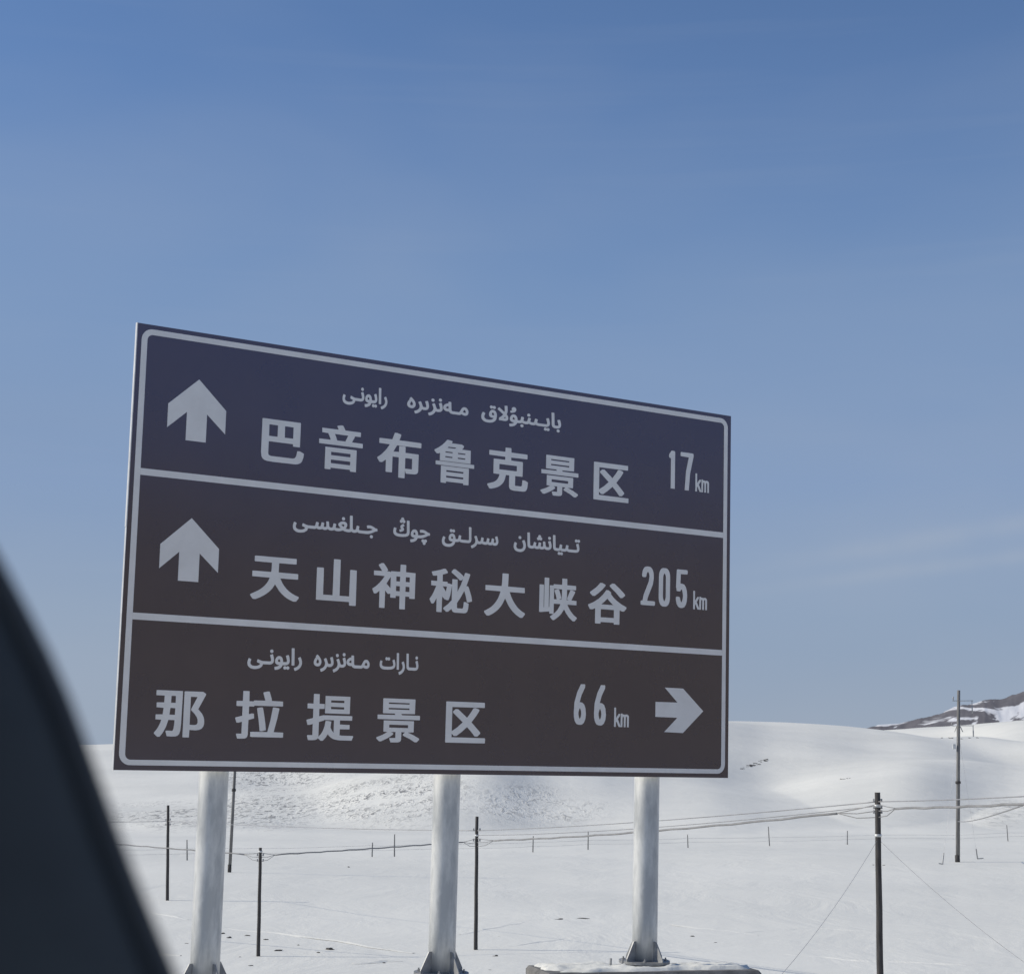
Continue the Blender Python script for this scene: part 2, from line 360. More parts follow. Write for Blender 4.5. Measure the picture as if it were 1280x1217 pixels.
# far bare mountain range beyond the hills on the right
MC = [(900, 960), (1040, 925), (1075, 913), (1100, 909), (1130, 900), (1150, 893), (1180, 887), (1200, 882), (1215, 881), (1230, 877), (1250, 878), (1280, 872), (1400, 862), (1600, 845), (1900, 850), (2600, 830)]
ma = [az_el(*p) for p in MC]; mxa = np.array([q[0] for q in ma] + [60, 90, 130, 165, 185]); mye = np.array([q[1] for q in ma] + [.085, .10, .095, .08, .03])
def mountain():
    azs = np.concatenate([np.arange(7, 20, .035), np.arange(20, 180, .6)]); ds = np.linspace(3700, 5200, 90)
    vs_, fs = [], []
    for d in ds:
        t = (d - 3700) / 500
        prof = min(1, t) ** .8 if t < 1 else 1 - .5 * (t - 1)
        for a in azs:
            e = float(np.interp(a, mxa, mye)); ar = math.radians(a)
            x, y = d * math.sin(ar), d * math.cos(ar)
            n = noise.fractal(Vector((x / 260, y / 260, 4.0)), .75, 2.1, 7) * 1.0
            r_ = 1 - abs(noise.noise(Vector((x / 230, y / 330, 9.0)))) * 2
            z = -20 + (4200 * (e + .0012) + 20) * prof + (n * 13 + r_ * 9 - 4) * min(1, t + .2)
            vs_.append((x, y, z + EYE))
    n_ = len(azs)
    for i in range(len(ds) - 1):
        for j in range(n_ - 1):
            fs.append((i * n_ + j, i * n_ + j + 1, (i + 1) * n_ + j + 1, (i + 1) * n_ + j))
    o = mesh_ob('mountain_range', vs_, fs, M['mountain'], None, True)
    tag(o, 'distant grey brown mountain range with patches of snow', kind='structure')
mountain()

# added unseen pale brown slope, placed so the sign's lower half reflects it
def hillside():
    vs_, fs = [], []
    azs = np.arange(58, 182, 1.0); ds = np.linspace(62, 760, 56)
    for d in ds:
        for a in azs:
            e = (5.2 + 1.0 * math.sin(a * .11) + .6 * math.sin(a * .31)) * min(1, (a - 57) / 16, (183 - a) / 16)
            t = max(0, (d - 90) / 460); prof = t * t * (3 - 2 * t) if t < 1 else 1 - .3 * (t - 1)
            x, y = d * math.sin(math.radians(a)), d * math.cos(math.radians(a))
            n = noise.fractal(Vector((x / 60, y / 60, 1.0)), 1, 2, 5)
            vs_.append((x, y, -5.2 + EYE + (550 * math.tan(math.radians(max(e, 0))) + 5) * prof + n * 2.2 * min(1, .08 + t * 3)))
    n_ = len(azs)
    for i in range(len(ds) - 1):
        for j in range(n_ - 1): fs.append((i * n_ + j, i * n_ + j + 1, (i + 1) * n_ + j + 1, (i + 1) * n_ + j))
    M['reflected_slope'] = tex_mat('added_reflected_slope', (.33, .25, .15), (.46, .37, .25), scale=.02, rough=.95, bump=.5, bump_scale=.3, bdist=1)
    tag(mesh_ob('hillside', vs_, fs, M['reflected_slope'], None, True), 'added pale brown slope out of view, there for the sign to reflect', kind='structure')
hillside()

# road under the car, left of the picture, with its edge lines
RD = Vector((-.5585, .8295, 0)); RN = Vector((.8295, .5585, 0))
def strip(name, a, b, s0, s1, z, mat, label, seg=40):
    vs_ = []; fs = []
    for i in range(seg + 1):
        s = s0 + (s1 - s0) * i / seg
        for q in (a, b):
            p = RD * s + RN * q; vs_.append((p.x, p.y, z))
    for i in range(seg): fs.append((2 * i, 2 * i + 1, 2 * i + 3, 2 * i + 2))
    return tag(mesh_ob(name, vs_, fs, mat), label, kind='structure')
mb = MB()
cs = [(-9.5, -3.4), (-6.2, -.02 + .55), (-6.2, .60), (1.9, .60), (1.9, .55), (4.6, -3.4)]
vs_ = []; fs = []
for i in range(21):
    s = -60 + 160 * i / 20
    for q, z in cs:
        p = RD * s + RN * q; vs_.append((p.x, p.y, z))
for i in range(20):
    for j in range(5):
        fs.append((i * 6 + j, i * 6 + j + 1, (i + 1) * 6 + j + 1, (i + 1) * 6 + j))
o = mesh_ob('road', vs_, fs, M['asphalt']); tag(o, 'dark asphalt road on a low bank', kind='structure')
strip('road_edge_line', 1.45, 1.6, -60, 100, .604, M['paint'], 'white painted line along the road edge')
strip('road_centre_line', -2.22, -2.08, -60, 100, .604, M['paint'], 'white painted line in the middle of the road')

# low wind ridges and old tracks on the plain
def snow_ridge(pts, w, h):
    P = []
    for a, b in zip(pts[:-1], pts[1:]):
        for k in range(10):
            t = k / 10; P.append(hit(a[0] + (b[0] - a[0]) * t, a[1] + (b[1] - a[1]) * t + .5 * math.sin(len(P) * .9))[0])
    vs_, fs = [], []
    for i, p in enumerate(P):
        d = (P[min(i + 1, len(P) - 1)] - P[max(i - 1, 0)]); d.z = 0; d.normalize(); s = Vector((d.y, -d.x, 0))
        ww = .5 * w * (.6 + .7 * rnd.random()) * math.sin(math.pi * (i + .5) / len(P)) ** .4; hh = .5 * h * (.5 + .8 * rnd.random()) * math.sin(math.pi * (i + .5) / len(P)) ** .4
        for q, zz in ((-1, -.12), (-.5, .55), (-.1, 1), (.35, .7), (1, -.12)):
            c = p + s * ww * q; vs_.append((c.x, c.y, p.z + hh * zz))
    for i in range(len(P) - 1):
        for j in range(4): fs.append((i * 5 + j, i * 5 + j + 1, (i + 1) * 5 + j + 1, (i + 1) * 5 + j))
    o = mesh_ob('snow_ridge', vs_, fs, M['snow_plain'], None, True); tag(o, 'low wind carved ridge of snow across the plain', kind='structure')
    return o
for pts, w, h in [([(285, 1160), (400, 1172), (530, 1194)], .5, .10), ([(575, 1168), (625, 1158), (660, 1152)], .6, .10),
                  ([(630, 1184), (700, 1174), (735, 1170)], .4, .09), ([(640, 1151), (735, 1147)], .4, .09), ([(975, 1192), (1080, 1201), (1280, 1208)], .5, .09),
                  ([(145, 1193), (235, 1194)], .3, .14), ([(190, 1140), (240, 1150)], .4, .08), ([(440, 1204), (510, 1200)], .5, .1), ([(900, 1168), (1010, 1160), (1100, 1164)], .7, .09),
                  ([(840, 1155), (960, 1170)], .6, .08)]:
    snow_ridge(pts, w, h)

# ------------------------------------------------------------------ rocks poking out of the snow
def rock_mesh(seed, rough=.35):
    bm = bmesh.new(); bmesh.ops.create_icosphere(bm, subdivisions=2, radius=1)
    for v in bm.verts:
        n = noise.noise(v.co * 1.3 + Vector((seed * 7.1, 0, 0))); v.co *= 1 + rough * n * 2
        v.co.z *= .55
    me = bpy.data.meshes.new('rock'); bm.to_mesh(me); bm.free(); me.materials.append(M['rock']); return me
RM = [rock_mesh(i) for i in range(5)]
ROCKS = [(279, 1167, 7), (287, 1172, 7), (309, 1169, 6), (333, 1174, 6), (347, 1188, 9), (413, 1186, 9), (373, 1181, 3), (398, 1190, 4), (300, 1196, 3), (233, 1179, 4),
         (436, 1083, 3), (620, 1195, 8), (623, 1170, 3), (1000 - 134, 1170, 5), (313, 1207, 5), (670, 1211, 4), (700, 1149, 14, .25), (728, 1148, 20, .2), (895, 1178, 4), (612, 1212, 4), (1092, 1081, 3), (1105, 1081, 3), (480, 1203, 4)]
ROCK_LABEL = {(279, 1167): 'dark rock touching the right side of the sign\'s left post, highest of its cluster', (287, 1172): 'dark rock just below and right of the one touching the left post',
  (309, 1169): 'small dark rock midway between the left post and the short pole', (333, 1174): 'small dark rock just right of the short pole\'s lower shaft',
  (347, 1188): 'wide dark rock right of the foot of the short pole', (413, 1186): 'largest dark rock lying in open snow between the left and middle posts',
  (373, 1181): 'small rock right of the short pole, above the wide one', (233, 1179): 'small dark rock touching the left side of the sign\'s left post',
  (436, 1083): 'lone tiny rock high on the plain between the left and middle posts', (620, 1195): 'dark rock low down right of the foot of the middle pole',
  (700, 1149): 'short dark strip of rock between the middle pole and the sign\'s right post', (728, 1148): 'long flat dark strip of rock nearest the left side of the sign\'s right post',
  (895, 1178): 'lone dark rock in the snow between the right post and the nearest pole', (1092, 1081): 'tiny rock touching the left side of the nearest pole', (1105, 1081): 'tiny rock touching the right side of the nearest pole'}
for i, r_ in enumerate(ROCKS):
    px, py, w = r_[:3]; fl = r_[3] if len(r_) > 3 else .5
    p, s = hit(px, py); o = bpy.data.objects.new('rock', RM[i % 5]); COL.objects.link(o)
    k = px_h(w, s) / 2; o.location = p + Vector((0, 0, -k * .05)); o.scale = (k, k * (.8 + rnd.random()), k * fl * 1.6); o.rotation_euler = (0, 0, rnd.random() * .6)
    tag(o, ROCK_LABEL.get((px, py), 'tiny dark rock, little more than a speck, out in the snow'), 'rock', 'small rocks scattered on the snowy plain')

def outcrop(pts, label, size):
    p0, s = hit(*pts[len(pts) // 2][:2]); root = empty('rock_outcrop', p0); tag(root, label, 'rock outcrop', 'rock outcrops on the hillside')
    for i, (px, py, w) in enumerate(pts):
        p, s = hit(px, py); o = bpy.data.objects.new('boulder', RM[i % 5]); COL.objects.link(o); o.parent = root
        k = px_h(w, s) / 2; o.location = p - p0; o.scale = (k * 1.2, k * 1.6, k * size); o.rotation_euler = (rnd.uniform(-.2, .2), rnd.uniform(-.45, .1), rnd.random() * 3)
pts = []
for i in range(34):
    t = i / 33; pts.append((924 + 34 * t + rnd.uniform(-2, 2), 960.5 - 11 * t ** 1.5 + rnd.uniform(-1.6, 2.0), rnd.uniform(2.2, 5.0)))
outcrop(pts, 'larger ragged dark rock outcrop on the hillside just right of the sign', .6)
outcrop([(1052, 974, 4), (1056, 973.5, 4), (1060, 973, 4), (1063, 972.6, 2.5)], 'small thin dark rock outcrop left above the nearest right hand pole', .4)
outcrop([(1177, 922, 3), (1187, 922, 3), (1190, 922.3, 2.5)], 'tiny dark rocks on the snow crest left of the tall pole', .4)
outcrop([(1202, 923, 3), (1212, 922, 3), (1222, 922, 3)], 'tiny dark rocks on the snow crest right of the tall pole', .4)

# ------------------------------------------------------------------ wire fence at the foot of the hills
fence = empty('wire_fence', hit(666, 1065)[0]); tag(fence, 'low wire fence of thin posts crossing the plain below the hills', 'fence')
FP = [(120, 1076, 24), (234, 1075, 25), (465, 1070, 17), (493, 1070, 27), (666, 1065, 20), (735, 1062, 23), (860, 1059, 16), (962, 1057.5, 24), (1059, 1055.5, 17), (1260, 1051, 19), (1400, 1049, 20)]
tops = []
for px, py, h in FP:
    p, s = hit(px, py); hh = px_h(h, s); q = p - fence.location
    lean = rnd.uniform(-.05, .05)
    MB().tube([q - Vector((0, 0, .2)), q + Vector((lean * hh, 0, hh))], [.06, .045], 6).ob('post', M['pole_grey'], fence)
    tops.append((q, hh))
for fr in (.85, .5):
    P = []
    for (a, ha), (b, hb) in zip(tops[:-1], tops[1:]):
        for k in range(6):
            t = k / 6; g = a.lerp(b, t); w = g + fence.location
            g.z = float(height(np.float64(w.x), np.float64(w.y))) - fence.location.z + 1.15 * fr - .2 * t * (1 - t); P.append(g)
    MB().tube(P, .008, 4, False).ob('wire', M['wire_pale'], fence)

# ------------------------------------------------------------------ poles and lines
def wood_pole(label, px, base_y, top_px, top_y, w_px, dist=None, group='wooden poles of the roadside line', fit=True):
    if dist is None: p, s = hit(px, base_y)
    else:
        d = ray(px, base_y); s = dist; p = Vector((d.x * s, d.y * s, float(height(np.float64(d.x * s), np.float64(d.y * s)))))
    top = at(top_px, top_y, s)
    root = empty('utility_pole', p); tag(root, label, 'utility pole', group)
    v = top - p; r = w_px / F_PX * s / 2
    n = 9; P = [Vector((0, 0, -.4))] + [v * (i / n) + Vector((math.sin(i * 1.7 + px) * .004, math.cos(i * 2.3 + px) * .004, 0)) * min(1, i) for i in range(n + 1)]
    rs = [r * 1.12] + [r * (1.12 - .24 * i / n) for i in range(n + 1)]
    MB().tube(P, rs, 12).ob('shaft', M['wood'], root, True)
    def point(y):   # a point on the pole at a picture height
        t = (y - base_y) / (top_y - base_y); return p + v * t
    return root, point, s, r
def insulator(root, pt, side, k=1.0, dirv=Vector((1, 0, 0))):
    q = pt - root.location
    a = q + dirv * side * .16 * k
    b = MB().tube([q, a + Vector((0, 0, 0))], .012 * k, 6).ob('bracket', M['steel_dark'], root)
    MB().tube([a - Vector((0, 0, .02 * k)), a + Vector((0, 0, .02 * k)), a + Vector((0, 0, .05 * k)), a + Vector((0, 0, .09 * k)), a + Vector((0, 0, .12 * k))], [.03 * k, .045 * k, .03 * k, .045 * k, .02 * k], 8).ob('insulator', M['porcelain'], root, True)
    return root.location + a + Vector((0, 0, .05 * k))
def catenary(a, b, sag, n=22):
    return [a.lerp(b, i / n) - Vector((0, 0, 4 * sag * (i / n) * (1 - i / n))) for i in range(n + 1)]
def cable(name, label, P, r, mat, group=None, cat='cable'):
    o = MB().tube(P, r, 6, True).ob(name, mat, None, True); return tag(o, label, cat, group)

G1 = 'wooden poles of the roadside line'
p1, pt1, s1, r1 = wood_pole('thick dark wooden pole right of the sign, nearest, its foot below the picture', 1100.2, 1240, 1096.8, 990, 7.6, dist=47)
p2, pt2, s2, r2 = wood_pole('thin dark wooden pole just right of the sign\'s middle post', 594.6, 1187, 596.2, 1020, 4.4)
p3, pt3, s3, r3 = wood_pole('short dark wooden pole just right of the sign\'s left post', 322.8, 1195, 325.6, 1059, 4.2)
p4, pt4, s4, r4 = wood_pole('thin dark wooden pole left of the sign\'s left post', 209.2, 1125, 210.2, 1006, 3.6)
p0, pt0, s0, r0 = wood_pole('wooden pole beyond the right edge, end of the line', 1620, 1380, 1617, 950, 10, dist=32)
# collars and insulators
for root, pt, ys, k in ((p1, pt1, (1001, 1009, 1014.5), .62), (p2, pt2, (1038, 1051), .8), (p3, pt3, (1069, 1076), .7), (p4, pt4, (1025, 1031), .8), (p0, pt0, (985, 975), 1)):
    for y in ys:
        for sd_ in (-1, 1): insulator(root, pt(y), sd_, k)
for root, pt, y, r in ((p1, pt1, 1041, r1), (p1, pt1, 1006, r1), (p2, pt2, 1044, r2), (p3, pt3, 1064, r3)):
    q = pt(y) - root.location; MB().tube([q - Vector((0, 0, .035)), q + Vector((0, 0, .035))], r * 1.16, 12).ob('collar', M['steel'], root, True)

# cable bundle: hangs pole to pole, opening into strands at the poles
def bundle(a, b, sag, r, label, open_a=True, open_b=True):
    P = catenary(a, b, sag, 30)
    root = empty('cable_bundle', P[15]); tag(root, label, 'cable', 'grey cable bundles strung between the wooden poles')
    q = [x - root.location for x in P]
    i0, i1 = (2 if open_a else 0), (28 if open_b else 30)
    j = lambda i: Vector((0, 0, .012 * math.sin(i * 2.2)))
    MB().tube([x + j(i) for i, x in enumerate(q)][i0:i1 + 1], r, 6).ob('cable', M['wire'], root, True)
    for op, k, e in ((open_a, i0, 0), (open_b, i1, 30)):
        if op:
            for dz in (.10, -.06, -.22):
                mid = q[k].lerp(q[e], .5) + Vector((0, 0, dz * .7 - .03))
                MB().tube([q[k], mid, q[e] + Vector((0, 0, dz))], r * .35, 5).ob('strand', M['wire'], root, True)
    return P
A0 = pt0(985); A1 = pt1(1009); A2 = pt2(1051); A3 = pt3(1069); A4 = at(60, 1048, 82)
b01 = bundle(A0, A1, .10, .032, 'thick grey cable bundle from the nearest pole out to the right edge')
bundle(A1, A2, .14, .034, 'thick grey cable bundle passing behind the sign\'s right post')
bundle(A2, A3, .02, .028, 'grey cable bundle between the sign\'s left and middle posts')
bundle(A3, A4, -.0, .026, 'grey cable bundle left of the short pole', True, False)
for off, lab in ((0, 'upper thin wire above the cable bundle from the nearest pole to the right'),):
    cable('wire', lab, catenary(pt0(975), pt1(1001), .08), .014, M['wire_pale'], 'thin wires strung between the poles', 'wire')
cable('wire', 'upper thin wire above the cable bundle behind the sign\'s right post', catenary(pt1(1001), pt2(1038), .10), .015, M['wire_pale'], 'thin wires strung between the poles', 'wire')
cable('wire', 'lower thin wire close over the cable bundle behind the sign\'s right post', catenary(pt1(1006), pt2(1044), .16), .013, M['wire_pale'], 'thin wires strung between the poles', 'wire')
cable('wire', 'thin wire across the scrubby slope behind the sign\'s left and middle posts', catenary(pt2(1038), pt4(1026), .10), .016, M['wire_pale'], 'thin wires strung between the poles', 'wire')
cable('wire', 'thin wire left of the thin pole at the left', catenary(pt4(1026), at(40, 1026, 110), .05), .018, M['wire_pale'], 'thin wires strung between the poles', 'wire')
# stays of the nearest pole
def stay(label, a, pxs, dist_end):
    b = at(*pxs, dist_end)
    d = b - a
    P = catenary(a, b, d.length * .03, 16)
    return cable('stay_wire', label, P, .0045, M['wire_pale'], 'stay wires of the nearest pole', 'stay wire')
stay('thin stay wire sloping down left from the nearest pole', pt1(1045), (935, 1262), 40)
stay('thin stay wire sloping down right from the nearest pole', pt1(1045), (1330, 1236), 44)

# tall pole of the far line, with crossarms, and its leaning twin
def tall_pole(label, bx, by, tx, ty, w, group='tall grey poles of the far line'):
    p, s = hit(bx, by); top = at(tx, ty, s); root = empty('power_pole', p); tag(root, label, 'power pole', group)
    v = top - p; r = w / F_PX * s / 2
    MB().tube([Vector((0, 0, -.5)), v * .5, v], [r * 1.2, r * 1.05, r * .85], 12).ob('shaft', M['pole_grey'], root, True)
    MB().tube([Vector((0, 0, -.1)), Vector((0, 0, .55))], r * 1.35, 12).ob('foot_sleeve', M['wood'], root, True)
    px = s / F_PX
    def q(y): return v * ((y - by) / (ty - by))
    for y, xl, xr in ((876, -8, 17), (907.5, -9, 18)):
        yy = ty + (y - 862.5); c = q(yy) + Vector((0, -r * 1.1, 0))
        MB().tube([c + Vector((xl * px, 0, 0)), c + Vector((xr * px, 0, .02))], .028, 6).ob('crossarm', M['steel_dark'], root)
    for y, x0, h in ((876, 15.5, -15), (876, -7, 5), (907.5, 17, -13), (907.5, -8.5, 4)):
        yy = ty + (y - 862.5); c = q(yy) + Vector((x0 * px, -r * 1.1, 0))
        MB().tube([c, c + Vector((0, 0, h * px * .4)), c + Vector((0, 0, h * px * .41)), c + Vector((0, 0, h * px))], [.03, .03, .05, .05], 6).ob('insulator', M['porcelain'], root, True)
    for sx in (-1, 1):
        yy = ty + (907.5 - 862.5); c = q(yy)
        MB().tube([c + Vector((sx * r, 0, -.05)), c + Vector((sx * 5 * px, 0, -.5))], .035, 6).ob('brace', M['steel_dark'], root)
    c = q(ty + 71) + Vector((-r * 2.2, 0, 0)); MB().box(c.x - .14, c.y - .12, c.z - .22, c.x + .10, c.y + .12, c.z + .2).ob('switch_box', M['steel'], root, False, .02)
    c = q(ty + 116); MB().tube([c - Vector((0, 0, .1)), c + Vector((0, 0, .1))], r * 1.5, 12).ob('collar', M['wood'], root, True)
    return root, (lambda y: p + q(y)), s, r
p6, pt6, s6, r6 = tall_pole('tall grey pole with short crossarms standing at the far right', 1197, 1077, 1198.3, 862.5, 4.4)
p5, pt5, s5, r5 = tall_pole('tall thin leaning pole seen beside the sign\'s left post, its top behind the board', 286.8, 1090, 298.5, 872, 3.4)
for lab, gx, gy in (('stay wire with buried stake left of the tall far right pole', 1178, 1080), ('stay wire with buried stake right of the tall far right pole', 1222, 1073)):
    g, s = hit(gx, gy); t_ = pt6(915); root = empty('stay_anchor', g); tag(root, lab, 'stay wire', 'stays of the tall far right pole')
    d = (t_ - g)
    MB().tube([Vector((0, 0, -.1)), d * .082], .05, 6).ob('stake_rod', M['steel_dark'], root)
    MB().tube([d * .082, d], .006, 5).ob('wire', M['wire_pale'], root)
    k = 1 if gx > 1200 else -.6
    MB().tube([Vector((0, 0, .02)), Vector((k * .5 * s6 / 155, 0, .06))], .04, 6).ob('anchor_bar', M['steel_dark'], root)
cable('wire', 'grey service wire running from the tall far pole towards the near cable at right', catenary(pt6(1027), b01[16], .15), [.03 - .012 * i / 22 for i in range(23)], M['wire'], 'thin wires strung between the poles', 'wire')

